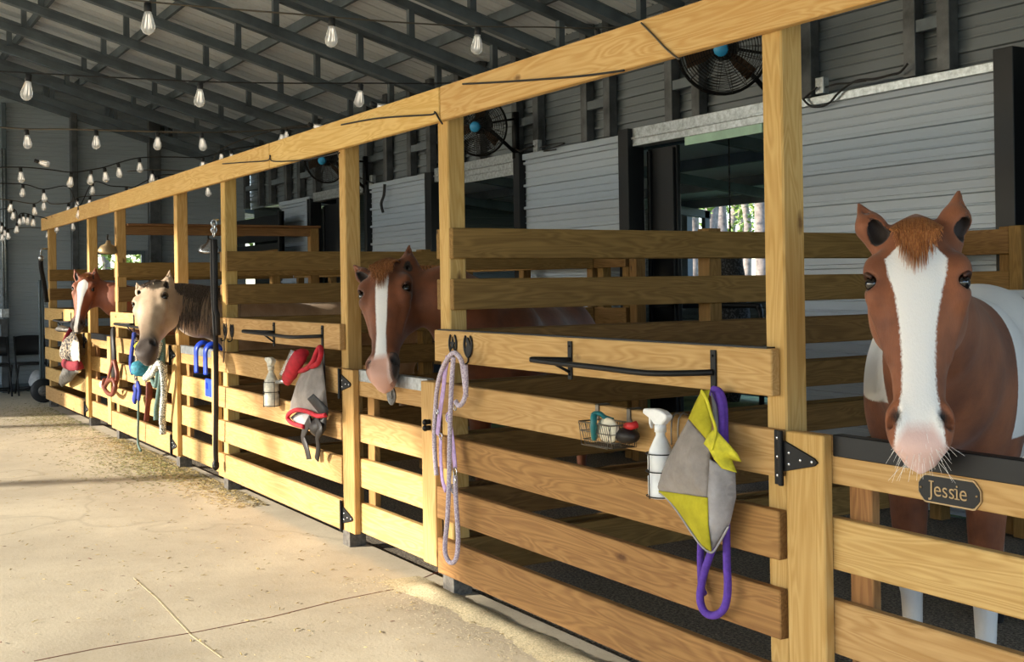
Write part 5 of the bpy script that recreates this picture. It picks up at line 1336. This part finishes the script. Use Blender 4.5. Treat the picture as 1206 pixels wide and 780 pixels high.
# cords pinned to the beam
for i,(pp,lab) in enumerate((([(402,147),(440,140),(475,137),(508,135),(512,132),(517,140),(521,146)],'black cord pinned along the beam up to the joint over the middle gate'),([(545,99),(600,96),(680,90),(735,83)],'black cord crossing the face of the nearest beam'),([(755,27),(770,42),(785,58),(800,70)],'pale wire looped over the nearest beam'),([(262,193),(290,191),(315,189),(318,183),(322,190),(360,188),(400,180)],'black cord along the beam at the farther joint'))):
    o=MB().tube(smoothpath([at(x,y,-.047) for x,y in pp],6),.0045 if i<2 else .004,6).build('pinned_cord','wire_steel' if i==2 else 'black_rubber',None,True);tag(o,lab,'cord')
# ================================================================ loose stuff on the ground
R=random.Random(11)
def litter(name,n,fn,mat,smin_,smax_,label,cat,flat=True):
    b=MB()
    for i in range(n):
        x,y=fn();l=R.uniform(smin_,smax_);w=l*R.uniform(.12,.3);a=R.uniform(0,PI);h=R.uniform(.001,.006)
        u=Vector((math.cos(a),math.sin(a),R.uniform(-.15,.15)))*l;v=Vector((-math.sin(a),math.cos(a),0))*w;c=Vector((x,y,h+abs(u.z)))
        q=[b.b.verts.new(c+p) for p in (-u-v,u-v*.6,u+v,-u+v*.7)];t_=b.b.verts.new(c+Vector((0,0,w*.5+.001)))
        for k in range(4): b.b.faces.new((q[k],q[(k+1)%4],t_))
        b.b.faces.new(q[::-1])
    o=b.build(name,mat);tag(o,label,cat,kind='stuff');return o
litter('straw_litter',1500,lambda:(R.uniform(-15,-1.5),-abs(R.gauss(0,1.3))-.05),'straw',.004,.018,'scattered bits of straw on the concrete aisle','straw')
litter('dark_debris',170,lambda:(R.uniform(-13,-3.2),R.uniform(-2.6,-.1)),'leather_brown',.004,.016,'dark leaf and dirt specks on the concrete aisle','debris')
litter('hay_litter',5200,lambda:((lambda x:(x,-abs(R.gauss(0,.34))-.02))(R.choice([R.gauss(-14,1.1),R.gauss(-15.2,.9),R.gauss(-11,.8),R.gauss(-10.2,.6)]))),'hay_green',.006,.02,'green hay scattered along the foot of the far panels','hay')
litter('straw_drift',4200,lambda:(R.uniform(-12.6,-8),-abs(R.gauss(0,.16))+.05),'straw',.005,.018,'straw drift along the foot of the panel with blue halters','straw')
b=MB()
nx=260;g=[]
for i in range(nx+1):
    x=-5.6+(3.6)*i/nx;row=[]
    prof=[(-.20,0),(-.14,.006),(-.09,.022),(-.05,.03),(-.01,.022),(.04,.01),(.1,-.01)]
    k=.35+.9*abs(mnoise.noise(Vector((x*2.2,0,0))))+.25
    if x<-5.3: k*=max(0,(x+5.6)/.3)
    for y,z in prof:
        yy=y*(.8+.5*mnoise.noise(Vector((x*3,y*3,5))));row.append(b.b.verts.new((x,yy-.02,z*k+.006*mnoise.noise(Vector((x*60,y*60,1)))*(1 if z>0.003 else 0)-(0.004 if z<=0 else 0))))
    g.append(row)
for i in range(nx):
    for j in range(6): b.b.faces.new((g[i][j],g[i+1][j],g[i+1][j+1],g[i][j+1]))
o=b.build('sawdust_drift','sawdust',None,True);tag(o,'ridge of pale sawdust along the foot of the nearest panel','sawdust',kind='stuff')
litter('sawdust_crumbs',2600,lambda:(R.uniform(-5.7,-2.2),-.12-abs(R.gauss(0,.13))),'sawdust',.002,.007,'loose sawdust crumbs beside the sawdust ridge','sawdust')
